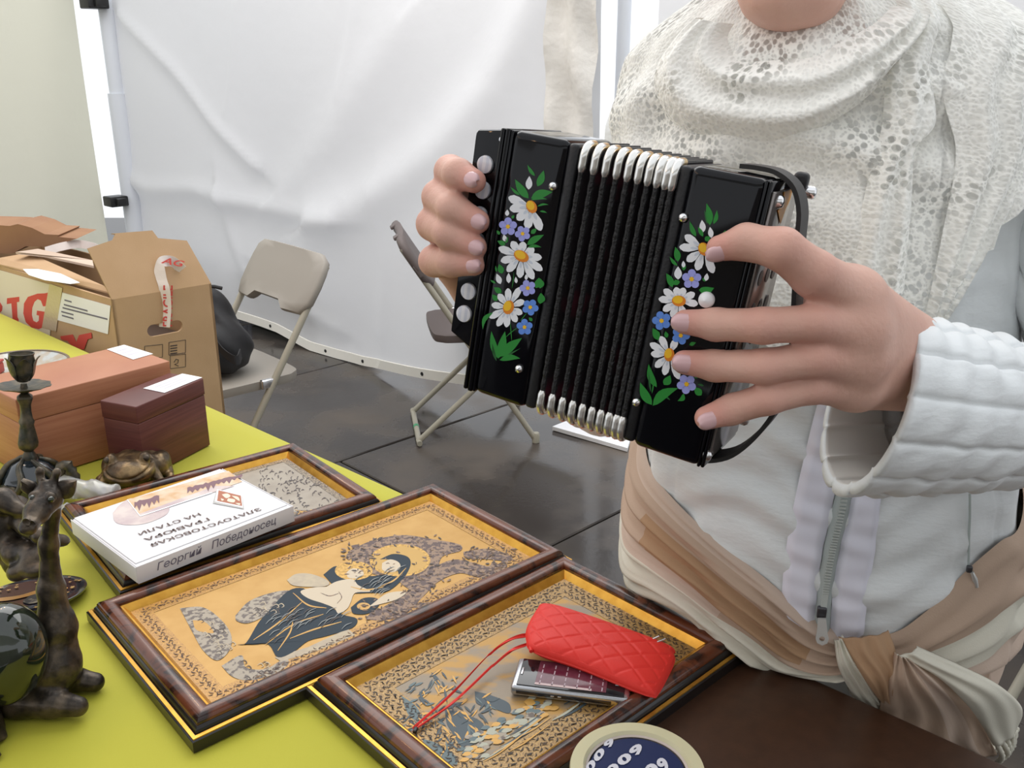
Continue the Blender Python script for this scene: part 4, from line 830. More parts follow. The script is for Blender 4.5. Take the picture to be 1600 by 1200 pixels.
# lacquer disc
dc = onz(49, 930, ZT + .008); dn_ = nrm(V3(-.05, .17, 1)); d1 = nrm(np.cross([0, 1, 0], dn_)); d2 = np.cross(dn_, d1); RD = .0655
t = thing('lacquer_plate', 'round dark blue lacquer plate with gold dots beneath the giraffe', 'plate', tuple(dc))
MB().lathe([(0, -.0045), (RD * .93, -.0035), (RD, .000), (RD, .0018), (RD * .97, .0022), (RD * .8, .001), (0, .0006)], dc, 64, [d1, d2, dn_]).build('plate_body', mat('navy_lacquer', (.010, .011, .022), .10, coat=.8), t, smooth=60)
gp = mat('gold_paint', (.62, .38, .14), .35, metal=.4); mb = MB()
dp = lambda u, v, z=.0016: dc + d1 * u * RD + d2 * v * RD + dn_ * z
for k in range(46):
    a = random.uniform(0, 6.28); r = random.choice([.9, .86, .74, .62]); u, v = r * math.cos(a), r * math.sin(a); s = random.uniform(.022, .04)
    mb.flat([dp(u + s * (1 + .4 * math.cos(5 * q)) * math.cos(q), v + s * (1 + .4 * math.cos(5 * q)) * math.sin(q), .0027) for q in np.linspace(0, 6.28, 20, endpoint=False)])
mb.build('gold_dots', gp, t, smooth=0)
MB().flat([dp(*q, .0019) for q in curvy([(-.6, -.15), (-.2, -.05), (.1, .25), (.55, .28), (.58, .16), (.2, .12), (0, -.12), (-.3, -.3), (-.6, -.3)])]).build('ochre_band', mat('ochre_paint', (.62, .30, .08), .3), t, smooth=0)
MB().flat([dp(*q, .0019) for q in curvy([(.02, -.12), (.2, .1), (.55, .13), (.6, -.2), (.3, -.5), (.05, -.4)])]).build('grey_patch', mat('grey_paint', (.30, .26, .20), .4, col2=(.05, .05, .06), ns=90, ramp=(.5, .56)), t, smooth=0)
# wrapped bundle
wq = onz(138, 795, ZT); w1_, w2_ = V3(atY(92, 772, wq[1] + .02)[0], wq[1] + .03, ZT + .025), V3(atY(184, 778, wq[1] + .02)[0], wq[1] + .01, ZT + .022)
rng = random.Random(3); ph_ = [(rng.uniform(20, 120), rng.uniform(20, 120), rng.uniform(20, 120), rng.uniform(0, 6)) for _ in range(7)]
def wrapf(P):
    d = cap_(P, w1_, w2_, .026, .021)
    for a, b, c, e in ph_: d = d + .0016 * np.abs(np.sin(P[..., 0] * a + P[..., 1] * b + P[..., 2] * c + e))
    return np.maximum(np.maximum(d, ZT - P[..., 2]), (P - w2_.astype(np.float32)) @ nrm(w2_ - w1_).astype(np.float32) - .004)
t = thing('wrapped_bundle', 'crumpled bundle in cloudy clear plastic beside the bronze frog', 'bundle', tuple(wq))
organic('plastic_wrap', wrapf, np.minimum(w1_, w2_) - .04, np.maximum(w1_, w2_) + .04, .0018, mat('cloudy_plastic', (.80, .80, .79), .16, trans=.6, coat=.5), t)
mb = MB()
fq = [onz(60, 795, ZT + .001), onz(90, 810, ZT + .003), onz(130, 797, ZT + .008), onz(105, 785, ZT + .012)]
ribbon([fq[0], fq[1]], [fq[3], fq[2]], 12, 6, th=.001, fold=.003, nf=1.5, mb=mb).build('loose_wrap', mat('cloudy_plastic', (.7, .7, .68)), t)
# dish behind the candlestick
pc_ = onz(22, 585, ZT); RP = .115
t = thing('glass_dish', 'shallow glazed dish behind the cherry box and candlestick', 'dish', tuple(pc_))
MB().lathe([(0, .004), (RP * .6, .004), (RP * .95, .020), (RP, .022), (RP, .019), (RP * .65, 0), (0, 0)], pc_, 48).build('dish_body', mat('grey_tan_glaze', (.36, .30, .22), .2, col2=(.40, .42, .40), ns=26, coat=.5, ramp=(.45, .55)), t, smooth=50)
MB().lathe([(RP * .97, .0225), (RP * 1.0, .0236), (RP * 1.02, .022), (RP * 1.0, .0205)], pc_, 48, cap=False).build('dish_rim', mat('brown_glaze', (.16, .11, .07), .2), t)
rq = onz(-8, 584, ZT + .004); t = thing('red_case', 'small red case standing in the glazed dish at the photo edge', 'case', (rq[0], rq[1], ZT + .004))
MB().rbox((rq[0] - .01, rq[1], ZT + .016), (.05, .035, .024), .004).build('case_body', mat('red_case', (.38, .05, .04), .4), t); MB().rbox((rq[0] - .01, rq[1], ZT + .031), (.052, .037, .006), .002).build('case_lid', mat('red_case', (.38, .05, .04)), t)
# ------------------------------------------------------------ accordion
S_ = .85
AR = np.array([[.870, .469, .154], [-.474, .880, -.001], [-.136, -.072, .988]]); u0, s0_, v0 = np.linalg.svd(AR); AR = u0 @ v0
AT = EYE + S_ * (V3(-.037, .777, 1.125) - EYE); AS = S_
AM = Matrix.Identity(4)
for i in range(3):
    for j in range(3): AM[i][j] = AR[i, j]
    AM[i][3] = AT[i]
def fpx(px, py, yl=0.):          # pixel on the plane y = yl of the instrument, in its own coordinates
    N = AR[:, 1]; p = onp(px, py, AT + N * yl, N); return AR.T @ (p - AT)
lacq = mat('black_lacquer', (.0025, .0025, .004), .06, spec=.3); matte_b = mat('black_leatherette', (.010, .010, .012), .42, bump=.2, bs=500)
pearl = mat('pearl_button', (.74, .74, .78), .16, coat=.7, col2=(.60, .62, .70), wave='X', ns=60, dist=1); silver_c = mat('silver_corner', (.78, .77, .74), .24, metal=.9); gold_c = mat('brass_corner', (.80, .60, .33), .24, metal=.9)
acc = thing('accordion', 'small black button accordion painted with daisies, held by the woman', 'accordion', M=AM); LK = dict(parent=acc, local=True)
W, Hh, Dp = .217 * AS, .230 * AS, .100 * AS
xa, xb, xc, xd = .054 * AS, .063 * AS, .146 * AS, .155 * AS
def unit(name, x0, x1, r): return MB().rbox(((x0 + x1) / 2, Dp / 2, Hh / 2), (x1 - x0, Dp, Hh), r, seg=5).build(name, lacq, smooth=60, **LK)
unit('treble_cabinet', .0016, xa, .0062); unit('bass_cabinet', xd, W - .0025, .0062)
for name, x0, x1 in (('bellows_frame', xa - .001, xb), ('bellows_frame', xc, xd + .001)): MB().rbox(((x0 + x1) / 2, Dp / 2, Hh / 2), (x1 - x0, Dp - .003, Hh - .003), .003, seg=3).build(name, matte_b, smooth=60, **LK)
for x0, x1, g in ((-.0035, .0005, 0), (.0003, .003, .0012), (-.0075, -.0042, .001)): MB().rbox(((x0 + x1) / 2, Dp / 2, Hh / 2), (x1 - x0, Dp - g, Hh - g), .0012, seg=2).build('end_moulding', lacq, smooth=60, **LK)
for x0, x1, g in ((W - .0045, W - .0022, .001), (W - .002, W + .0006, .0016)): MB().rbox(((x0 + x1) / 2, Dp / 2, Hh / 2), (x1 - x0, Dp - g, Hh - g), .0011, seg=2).build('end_moulding', lacq, smooth=60, **LK)
# bellows: ten folds of zig-zag cloth, cord on each ridge, metal corners
NFOLD = 10; x_b = [xb + (xc - xb) * (1 - (1 - k / NFOLD) ** 1.28) for k in range(NFOLD + 1)]
cloth = mat('bellows_cloth', (.016, .012, .014), .55, col2=(.075, .012, .022), ns=30, ramp=(.55, .72)); cord = mat('black_braid', (.011, .011, .012), .5, bump=.9, bs=420)
def rect_ring(x, g, r=.006, nn=4):
    y0, y1, z0, z1 = g, Dp - g, g, Hh - g; out = []
    for cy, cz, a0 in ((y1 - r, z1 - r, 0), (y0 + r, z1 - r, 1), (y0 + r, z0 + r, 2), (y1 - r, z0 + r, 3)):
        for k in range(nn + 1): a = (a0 + k / nn) * math.pi / 2; out.append((x, cy + r * math.cos(a), cz + r * math.sin(a)))
    return out
rings = []
for k in range(NFOLD):
    xm = (x_b[k] + x_b[k + 1]) / 2; rings += [rect_ring(x_b[k], .0085), rect_ring(xm - .0012, .0012), rect_ring(xm + .0012, .0012)]
rings.append(rect_ring(x_b[-1], .0085))
bel = MB().loft(rings).build('bellows', cloth, smooth=30, **LK)
for k in range(NFOLD):
    xm = (x_b[k] + x_b[k + 1]) / 2; g = .0010; r = .0021
    pts = [(xm, g, z) for z in np.linspace(.012, Hh - .012, 60)]
    MB().tube(pts, [r * (1 + .10 * math.sin(i * 1.9)) for i in range(60)], 8).build('fold_cord', cord, bel, local=True)
    for top in (1, 0):
        z = Hh - g if top else g; s = -1 if top else 1
        P = [(xm, g - .0002, z + s * .018), (xm, g - .0002, z + s * .010), (xm, g, z + s * .006), (xm, g + .0025, z + s * .002), (xm, g + .006, z), (xm, g + .012, z - s * .0002)]
        MB().tube(spline(P, 16), [.0019] + [.0030] * 14 + [.0022], 12).build('metal_corner', silver_c, bel, local=True)
        if not top or True:
            Q = [(xm, g + .0042, z + s * .0008), (xm, g + .0085, z - s * .0002), (xm, g + .014, z - s * .0003)]; MB().tube(spline(Q, 6), .00305, 12).build('corner_cap', gold_c, bel, local=True)
    MB().tube([(xm, y, Hh - .001) for y in (.012, Dp - .006)], .0016, 6).build('top_piping', matte_b, bel, local=True)
# treble button board
bp_ = lambda px, py: fpx(px, py, .012 * AS)
brd = [bp_(743, 203), bp_(790, 203), bp_(742, 545), bp_(735, 545), bp_(704, 520)]
brd = [np.array([q[0], 0, q[2]]) for q in ([bp_(747, 202), bp_(793, 202), bp_(745, 548), bp_(735, 546), bp_(704, 519), bp_(744, 206)])]
bm = MB()
def inset(poly, d):
    c_ = sum(poly) / len(poly); return [p + (c_ - p) * d / np.linalg.norm(c_ - p) for p in poly]
yy = .012 * AS; bm.loft([[p + V3(0, yy, 0) for p in inset(brd, .0025)], [p + V3(0, yy + .0008, 0) for p in inset(brd, .0008)], [p + V3(0, yy + .0025, 0) for p in brd], [p + V3(0, yy + .024, 0) for p in brd], [p + V3(0, yy + .026, 0) for p in inset(brd, .002)]], cap=True)
bm.build('button_board', lacq, smooth=30, fixn=True, **LK)
for q in ((759, 257), (755, 297), (750, 336), (746, 376), (740, 416), (733, 455), (726, 490)):
    p = fpx(*q, yy); MB().lathe([(.0, -.001), (.0064, -.001), (.0066, .0008), (.0062, .0020), (.0050, .0024), (0, .0021)], (p[0], yy, p[2]), 24, [V3(1, 0, 0), V3(0, 0, 1), V3(0, -1, 0)]).build('treble_button', pearl, smooth=50, **LK)
p = fpx(782, 218, yy * .6); MB().lathe([(0, -.001), (.0020, -.001), (.0022, .0012), (0, .002)], (p[0], yy - .001, p[2]), 14, [V3(1, 0, 0), V3(0, 0, 1), V3(0, -1, 0)]).build('screw', chrome, smooth=60, **LK)
FAX = [V3(1, 0, 0), V3(0, 0, 1), V3(0, -1, 0)]
for q in ((865, 291), (812, 576), (1068, 340), (995, 628)):
    p = fpx(*q); MB().lathe([(0, -.001), (.0032, -.001), (.0033, .0008), (.0024, .0026), (0, .0033)], (p[0], -.0002, p[2]), 20, FAX).box((p[0], -.0030, p[2]), (.0044, .0010, .0006), [V3(.7, 0, .7), V3(0, 1, 0), V3(-.7, 0, .7)]).build('screw', chrome, smooth=50, **LK)
p = fpx(1105, 468); MB().lathe([(0, -.001), (.0050, -.001), (.0054, .0015), (.0046, .0045), (0, .0062)], (p[0], 0, p[2]), 24, FAX).build('bass_button', mat('white_button', (.85, .85, .87), .3), smooth=60, **LK)
# painted daisies
OFF = -.00025
def fl(px, py, lift=0): p = fpx(px, py); return (p[0], OFF - lift, p[2])
petw = mat('white_petal_paint', (.80, .82, .86), .3, coat=.5); petg = mat('grey_petal_paint', (.58, .63, .72), .3, coat=.5); yel = mat('yellow_paint', (.85, .50, .015), .3, coat=.5); ora = mat('orange_paint', (.72, .22, .01), .3, coat=.5)
grn = mat('green_paint', (.012, .22, .025), .3, coat=.5); grn2 = mat('dark_green_paint', (.01, .10, .02), .3, coat=.5); blu = mat('blue_paint', (.11, .26, .72), .3, coat=.5); lil = mat('lilac_paint', (.34, .36, .78), .3, coat=.5)
def petal_poly(c, tip, wd, start=.10): 
    c = np.array(c, float); d = np.array(tip, float) - c; L = np.linalg.norm(d); d /= L; n = np.array([-d[1], d[0]])
    return [tuple(c + d * L * u + n * wd * v) for u, v in ((start, .0), (.35, .28), (.6, .5), (.82, .48), (.95, .24), (1, 0), (.95, -.24), (.82, -.48), (.6, -.5), (.35, -.28))]
def daisy(c, tips, cr, wd=17, ang=.6):
    mb = MB(); wd *= .80
    for k, tp in enumerate(tips):
        mb.flat([fl(*q, .00004 * (k % 3)) for q in petal_poly(c, tp, wd)], 0); sh = petal_poly(c, np.array(c) + (np.array(tp) - np.array(c)) * .55, wd * .34, .25); mb.flat([fl(*q, .00016) for q in sh], 1)
    o = mb.build('daisy', [petw, petg], smooth=0, **LK)
    e = [(c[0] + cr[0] * math.cos(a) * math.cos(ang) - cr[1] * math.sin(a) * math.sin(ang), c[1] + cr[0] * math.cos(a) * math.sin(ang) + cr[1] * math.sin(a) * math.cos(ang)) for a in np.linspace(0, 6.283, 20, endpoint=False)]
    i_ = [(c[0] - 1.5 + (q[0] - c[0]) * .72, c[1] - 2 + (q[1] - c[1]) * .72) for q in e]
    MB().flat([fl(*q, .00025) for q in e], 0).flat([fl(*q, .00035) for q in i_], 1).build('daisy_centre', [ora, yel], o, smooth=0, local=True)
z1 = lambda l: [(640 + x / 4, 160 + y / 4) for x, y in l]; z2 = lambda l: [(640 + x / 3.75, 400 + y / 3.75) for x, y in l]; z3 = lambda l: [(960 + x / 4.615, 220 + y / 4.615) for x, y in l]; z4 = lambda l: [(960 + x / 4, 440 + y / 4) for x, y in l]
daisy((831, 323), z1([(618, 592), (625, 665), (672, 735), (735, 792), (822, 802)]), (8, 10.5), 17, -.5)
daisy((815, 400), z1([(556, 908), (638, 868), (712, 870), (780, 912), (828, 970), (832, 1050), (776, 1106), (690, 1098), (610, 1058), (570, 992)]), (12.5, 8.5), 15, .5)
daisy((795, 480), z2([(480, 285), (520, 222), (578, 188), (650, 182), (674, 262), (662, 338), (628, 388), (568, 418), (514, 412), (468, 362)]), (8.5, 11), 13, .3)
daisy((1100, 389), z3([(508, 680), (468, 765), (522, 868), (595, 935), (715, 955)]), (8.5, 10.5), 16, -.4)
daisy((1061, 470), z4([(308, 48), (276, 108), (304, 182), (358, 224), (436, 212), (524, 140), (504, 72), (438, 38), (385, 34)]), (11, 8.5), 14, .1)
daisy((1046, 554), z4([(288, 340), (222, 385), (228, 450), (255, 535), (312, 585), (405, 610), (440, 520), (388, 362)]), (8, 10.5), 14, .1)
def small(c, r, m):
    mb = MB(); a0 = random.uniform(0, 1)
    for k in range(5):
        a = a0 + k * 1.2566; p = (c[0] + r * .62 * math.cos(a), c[1] + r * .62 * math.sin(a)); mb.flat([fl(p[0] + r * .42 * math.cos(q), p[1] + r * .42 * math.sin(q), .0001) for q in np.linspace(0, 6.283, 12, endpoint=False)], 0)
    mb.flat([fl(c[0] + r * .24 * math.cos(q), c[1] + r * .24 * math.sin(q), .0002) for q in np.linspace(0, 6.283, 10, endpoint=False)], 1); mb.build('forget_me_not', [m, yel], smooth=0, **LK)
for c, r, m in (((794, 354), 14, lil), ((817, 365), 12, lil), ((825, 450), 12.5, lil), ((829, 480), 12.5, blu), ((820, 511), 12.5, blu), ((1081, 436), 15, lil), ((1034, 501), 14.5, blu), ((1064, 524), 14, blu), ((1073, 600), 15, lil)): small(c, r, m)
def leaf(b, tip, wd, m=grn, bend=0):
    b = np.array(b, float); tp = np.array(tip, float); d = tp - b; n = np.array([-d[1], d[0]]) / (np.linalg.norm(d) + 1e-9); pts = []
    for s in (1, -1):
        for u in (np.linspace(0, 1, 8) if s == 1 else np.linspace(1, 0, 8)[1:-1]): pts.append(tuple(b + d * u + n * (s * wd * .5 * math.sin(math.pi * u ** .8) + bend * math.sin(math.pi * u))))
    return pts
def leaves(lst):
    mb = MB()
    for k, (b, tp, wd, dk, bd) in enumerate(lst): mb.flat([fl(*q, .00002 * (k % 4)) for q in leaf(b, tp, wd, bend=bd)], dk)
    mb.build('painted_leaves', [grn, grn2, petw], smooth=0, **LK)
lv = []
for src, l in ((z1, [((800, 525), (840, 425), 45, 0, 4), ((745, 600), (660, 480), 50, 0, -6), ((760, 600), (895, 560), 55, 0, -10), ((690, 580), (632, 528), 18, 0, -3), ((785, 460), (738, 390), 22, 0, -5), ((760, 610), (860, 605), 16, 0, -8), ((800, 650), (870, 640), 14, 0, -8), ((815, 680), (860, 690), 12, 0, -3), ((735, 890), (840, 828), 42, 0, -5), ((760, 820), (795, 788), 28, 0, 0), ((740, 905), (825, 905), 20, 0, -8), ((600, 890), (550, 865), 30, 0, 0), ((565, 825), (545, 800), 20, 0, 0), ((580, 1070), (560, 1010), 40, 0, 0), ((545, 1060), (538, 1020), 12, 0, 0), ((540, 1130), (505, 1110), 14, 0, 0), ((575, 1190), (530, 1155), 36, 0, 0), ((790, 1160), (810, 1095), 45, 0, 5), ((600, 880), (615, 840), 20, 0, 0), ((640, 725), (655, 705), 18, 0, 0), ((745, 545), (750, 460), 42, 2, 0), ((610, 710), (612, 670), 26, 2, 0), ((600, 870), (590, 825), 28, 2, 0), ((570, 1135), (545, 1070), 36, 2, 0), ((620, 1130), (620, 1065), 30, 2, 0), ((668, 1130), (664, 1090), 20, 2, 0), ((730, 1110), (730, 1072), 20, 2, 0)]),
               (z2, [((540, 215), (495, 185), 34, 0, 0), ((515, 262), (485, 225), 30, 0, 0), ((765, 280), (770, 215), 44, 0, 6), ((765, 190), (765, 130), 40, 0, 5), ((490, 330), (430, 430), 26, 0, 22), ((520, 600), (480, 440), 40, 0, -8), ((520, 600), (560, 440), 50, 0, 4), ((530, 590), (660, 480), 55, 0, -6), ((530, 610), (650, 600), 36, 0, -12), ((510, 615), (485, 510), 16, 1, -4), ((525, 610), (650, 540), 12, 1, 0), ((720, 380), (700, 360), 20, 0, 0), ((600, 500), (590, 380), 5, 0, 0), ((560, 480), (640, 415), 5, 0, -3), ((650, 380), (690, 330), 5, 0, 0), ((600, 190), (612, 90), 4, 0, 3)]),
               (z3, [((690, 610), (665, 450), 50, 0, 8), ((715, 600), (740, 500), 30, 0, 8), ((670, 600), (650, 500), 22, 1, 4), ((590, 690), (545, 580), 34, 0, -6), ((640, 690), (605, 620), 30, 0, 0), ((640, 660), (632, 570), 46, 2, 0), ((700, 700), (690, 620), 40, 2, 0), ((655, 720), (690, 690), 40, 0, 0), ((460, 870), (440, 765), 48, 0, 4), ((455, 900), (400, 835), 24, 0, -5), ((500, 935), (505, 880), 30, 0, 0), ((500, 915), (498, 865), 28, 2, 0), ((460, 1000), (460, 905), 56, 2, 0), ((455, 1040), (440, 1000), 50, 0, 0), ((420, 1055), (375, 955), 48, 0, 5), ((610, 1075), (720, 1060), 60, 0, 14), ((660, 1010), (670, 955), 34, 2, 0), ((640, 1010), (660, 990), 30, 0, 0), ((790, 720), (800, 645), 60, 0, 6)]),
               (z4, [((275, 365), (240, 290), 46, 0, 4), ((330, 350), (320, 310), 26, 0, 0), ((380, 280), (370, 240), 24, 0, 0), ((470, 395), (510, 380), 24, 0, 0), ((235, 770), (162, 630), 56, 0, -10), ((240, 775), (400, 665), 62, 0, -22), ((265, 660), (215, 515), 44, 0, -14), ((235, 700), (245, 600), 8, 0, 3), ((310, 645), (350, 585), 50, 0, 6), ((230, 690), (215, 560), 12, 1, -3), ((545, 710), (500, 660), 46, 0, 0), ((435, 700), (395, 745), 30, 0, -14), ((500, 600), (530, 590), 16, 0, 0), ((560, 650), (520, 640), 14, 1, 0), ((350, 740), (300, 700), 10, 1, 0)])):
    for b, tp, wd, dk, bd in l:
        sc = {z1: 4, z2: 3.75, z3: 4.615, z4: 4}[src]; b2, t2 = src([b, tp]); lv.append((b2, t2, wd / sc, dk, bd / sc))
leaves(lv)
# bass end plate with sound holes, orange mark, strap and screws
EX = W + .0016; eplate = mat('mirror_end_plate', (.22, .20, .19), .16, metal=.6)
hol = [(y, z) for y in (.022, .042, .060) for z in (.060, .082, .104, .126)]
MB().rbox((EX, Dp * .48, Hh * .5), (.0022, Dp - .012, Hh - .014), .0009, seg=2).build('end_plate', eplate, smooth=50, **LK)
for y, z in hol: MB().lathe([(0, 0), (.0052, 0), (.0052, .0005), (0, .0005)], (EX + .0010, y, z + .028), 18, [V3(0, 1, 0), V3(0, 0, 1), V3(1, 0, 0)]).build('sound_hole', black_plastic, smooth=0, **LK)
def ep(px, py, o=.0016): N = AR[:, 0]; p = onp(px, py, AT + N * (EX + o), N); return tuple(AR.T @ (p - AT))
MB().prism([ep(*q) for q in ((1225, 300), (1238, 295), (1234, 312), (1227, 327), (1219, 350), (1215, 329), (1223, 322))], (.0003, 0, 0)).build('orange_mark', mat('orange_print', (.85, .36, .01), .4), smooth=0, **LK)
strapm = mat('black_rubber_strap', (.016, .015, .015), .5)
def ewx(px, py, y): N = AR[:, 1]; p = onp(px, py, AT + N * y, N); return AR.T @ (p - AT)
ym = Dp * .42
cl = [ewx(1163, 259, ym), ewx(1190, 262, ym), ewx(1220, 270, ym), ewx(1245, 292, ym), ewx(1254, 330, ym), ewx(1250, 380, ym), ewx(1246, 470, ym), ewx(1240, 560, ym), ewx(1222, 625, ym), ewx(1190, 672, ym), ewx(1150, 705, ym), ewx(1112, 713, ym), ewx(1100, 706, ym)]
hw = V3(0, .0125, 0)
ribbon([p - hw for p in cl], [p + hw for p in cl], 60, 3, th=.003).build('hand_strap', strapm, smooth=60, **LK)
for px, py, y in ((1218, 315, .010), (1268, 301, Dp * .86)):
    p = ep(px, py) if y < .02 else ewx(px, py, y); p = np.array(p); MB().lathe([(0, -.004), (.0042, -.004), (.0045, .0012), (.0032, .0030), (0, .0036)], (EX + .0012 if y < .02 else p[0], p[1], p[2]), 20, [V3(0, 1, 0), V3(0, 0, 1), V3(1, 0, 0)]).build('screw', chrome, smooth=60, **LK)
p = ewx(1262, 285, Dp * .82); MB().rbox((W + .004, p[1], p[2]), (.010, .010, .012), .003).build('strap_block', matte_b, smooth=50, **LK)
for q in ((1104, 710), (1163, 655)): p = ewx(*q, .006); MB().lathe([(0, -.004), (.0040, -.004), (.0042, .0010), (.0030, .0028), (0, .0034)], (max(p[0], W), .006, p[2]), 20, [V3(0, 1, 0), V3(0, 0, 1), V3(1, 0, 0)]).build('screw', chrome, smooth=60, **LK)
# ------------------------------------------------------------ the woman
skin = mat('skin', (.62, .36, .285), .5, col2=(.69, .43, .345), ns=28, nd=4, bump=.22, bs=300, sss=.12, ramp=(.3, .7), spec=.35)
jacket_m = mat('white_quilted_nylon', (.76, .79, .80), .55, bump=.4, bs=38, bdist=.004, sx=(1, 1, 2.6), sheen=.2, spec=.4)
lining = mat('jacket_lining', (.72, .72, .69), .6); placket_m = mat('lilac_white_placket', (.77, .77, .87), .6, bump=.1, bs=80)
zip_t = mat('zip_tape', (.40, .45, .44), .6); zip_m = mat('zip_teeth', (.50, .54, .52), .4)
trous = mat('dark_trousers', (.03, .03, .035), .8); hair_m = mat('brown_hair', (.09, .05, .03), .5, bump=.5, bs=300, sx=(1, 1, .1))
fd = nrm(V3(-.22, -.975, 0)); lw = V3(-fd[1], fd[0], 0)
lev_t = np.array([(.30, .21, .150, .382), (.55, .200, .128, .382), (.738, .218, .134, .382), (.760, .229, .162, .382), (.85, .228, .168, .382), (.95, .216, .158, .380), (1.02, .206, .150, .376), (1.10, .200, .146, .370), (1.20, .200, .146, .362), (1.30, .195, .130, .355), (1.36, .165, .105, .350), (1.41, .10, .08, .345), (1.46, .07, .07, .335)])
lev_s = np.array([(1.00, .262, .198, .372), (1.10, .262, .198, .370), (1.20, .258, .196, .362), (1.28, .252, .184, .356), (1.34, .247, .168, .352), (1.38, .238, .155, .350), (1.41, .222, .142, .346), (1.435, .195, .128, .340), (1.455, .160, .114, .332), (1.475, .120, .100, .322), (1.50, .100, .094, .315), (1.56, .095, .092, .31)])
CY = 1.03
def lv_(T, z): return [np.interp(z, T[:, 0], T[:, i]) for i in (1, 2, 3)]
def sfc(T, th, z, off=0, tw=0):
    a, b, cx = lv_(T, z); s, c = math.sin(th), math.cos(th); p = V3(cx, CY, z) + lw * a * s + fd * b * c
    n = nrm(lw * s / a + fd * c / b); return p + n * off
def bvh_of(T, z0, z1, nz=90, nt=140, off=0):
    vs = []; fs = []
    for i in range(nz + 1):
        for j in range(nt): vs.append(Vector(sfc(T, 2 * math.pi * j / nt, z0 + (z1 - z0) * i / nz, off)))
    for i in range(nz):
        for j in range(nt): a = i * nt + j; b = i * nt + (j + 1) % nt; fs.append((a, b, b + nt, a + nt))
    return BVHTree.FromPolygons(vs, fs)
BT = bvh_of(lev_t, .3, 1.45); BS = bvh_of(lev_s, 1.0, 1.55)
def hitp(bv, px, py):
    h = bv.ray_cast(Vector(EYE), Vector(nrm(ray(px, py)))); return None if h[0] is None else np.array(h[0])
def thz(T, bv, px, py):
    p = hitp(bv, px, py)
    if p is None:
        for d in range(4, 200, 4):
            for s in (1, -1):
                p = hitp(bv, px + s * d, py)
                if p is not None: break
            if p is not None: break
    a, b, cx = lv_(T, p[2]); q = p - V3(cx, CY, 0); return math.atan2(q @ lw / a, q @ fd / b), p[2]
def patch(T, bv, Lp, Rp, off, n=40, m=6, edge=.3, fold=0, nf=3, pucker=0):
    """cloth laid on the body surface between two picture-space edges measured onto that surface"""
    L = spline([V3(*thz(T, bv, *q), 0) for q in Lp], n); R = spline([V3(*thz(T, bv, *q), 0) for q in Rp], n); rings = []; uv = []
    for i in range(n):
        row = []
        for j in range(m + 1):
            v = j / m; q = L[i] * (1 - v) + R[i] * v; e = min(1, (edge + (1 - edge) * min(1, 5 * v, 5 * (1 - v)))); row.append(sfc(T, q[0], q[1], off * e + pucker * (math.sin(q[1] * 150 + 4 * math.sin(q[0] * 6)) + .7 * math.sin(q[1] * 260 + 9 * q[0])) + fold * math.sin(2 * math.pi * nf * v + .06 * i) * min(1, 5 * v, 5 * (1 - v)))); uv.append((q[0] * .23, q[1]))
        rings.append(row)
    return MB().loft(rings, closed=False, uvs=uv)

# ---- body: head, neck, torso core, arms, hands, legs grown as one skin
def tipc(px, py, r): N = AR[:, 1]; return onp(px, py, AT - N * r, N)
WR = atY(1425, 562, .660); ELB = atY(1760, 645, .84); SHL = V3(.565, 1.02, 1.325); SHR = V3(.175, 1.08, 1.325); ELR = atY(960, 600, .985); WRR = atY(770, 440, .795)
FI = {'index': ([tipc(1124, 388, .0085), atY(1166, 378, .572), atY(1222, 389, .560), atY(1272, 428, .563), atY(1330, 468, .585)], [.0082, .0112, .0128, .0145, .020]),
      'middle': ([tipc(1070, 503, .0085), atY(1118, 507, .577), atY(1192, 509, .562), atY(1272, 505, .560), atY(1335, 515, .578)], [.0080, .0104, .0112, .0120, .021]),
      'ring': ([tipc(1069, 566, .0085), atY(1118, 571, .578), atY(1195, 573, .563), atY(1272, 560, .562), atY(1335, 558, .580)], [.0080, .0104, .0112, .0118, .021]),
      'little': ([tipc(1104, 653, .0085), atY(1142, 640, .573), atY(1200, 622, .566), atY(1268, 604, .570), atY(1335, 598, .588)], [.0080, .0100, .0106, .0112, .018])}
TH = ([atY(1263, 445, .648), atY(1268, 478, .650), atY(1300, 515, .640), atY(1350, 535, .628)], [.009, .0115, .0135, .018])
HL = [P for P, R in FI.values()]
def handL(P):
    d = None
    for pts, rs in FI.values():
        q = chain(P, pts, rs, .004); d = q if d is None else smin(d, q, .0045)
    mid = [p[-1] for p, r in FI.values()]
    palm = cap_(P, mid[0], atY(1412, 530, .650), .021, .022)
    for k, wpt in ((1, atY(1420, 545, .650)), (2, atY(1422, 570, .652)), (3, atY(1412, 595, .655))): palm = smin(palm, cap_(P, mid[k], wpt, .021 - .001 * k, .023), .012)
    palm = smin(palm, ell_(P, atY(1350, 565, .605), (.030, .018, .027)), .012)
    d = smin(d, palm, .010); d = smin(d, chain(P, TH[0], TH[1], .006), .010)
    d = smin(d, cap_(P, atY(1415, 562, .656), ELB * .4 + WR * .6, .026, .030), .014)
    return d
FR = {'index': ([atY(741, 283, .6645), atY(716, 272, .676), atY(704, 268, .705), atY(735, 290, .738)], [.0085, .0108, .0118, .014]),
      'middle': ([atY(747, 346, .6640), atY(708, 326, .672), atY(686, 308, .705), atY(728, 335, .742)], [.0085, .0112, .0125, .015]),
      'ring': ([atY(743, 386, .6640), atY(702, 366, .672), atY(677, 350, .706), atY(722, 372, .744)], [.0085, .0112, .0125, .015]),
      'little': ([atY(741, 414, .6650), atY(706, 410, .674), atY(679, 408, .706), atY(718, 412, .744)], [.0080, .0105, .0118, .014])}
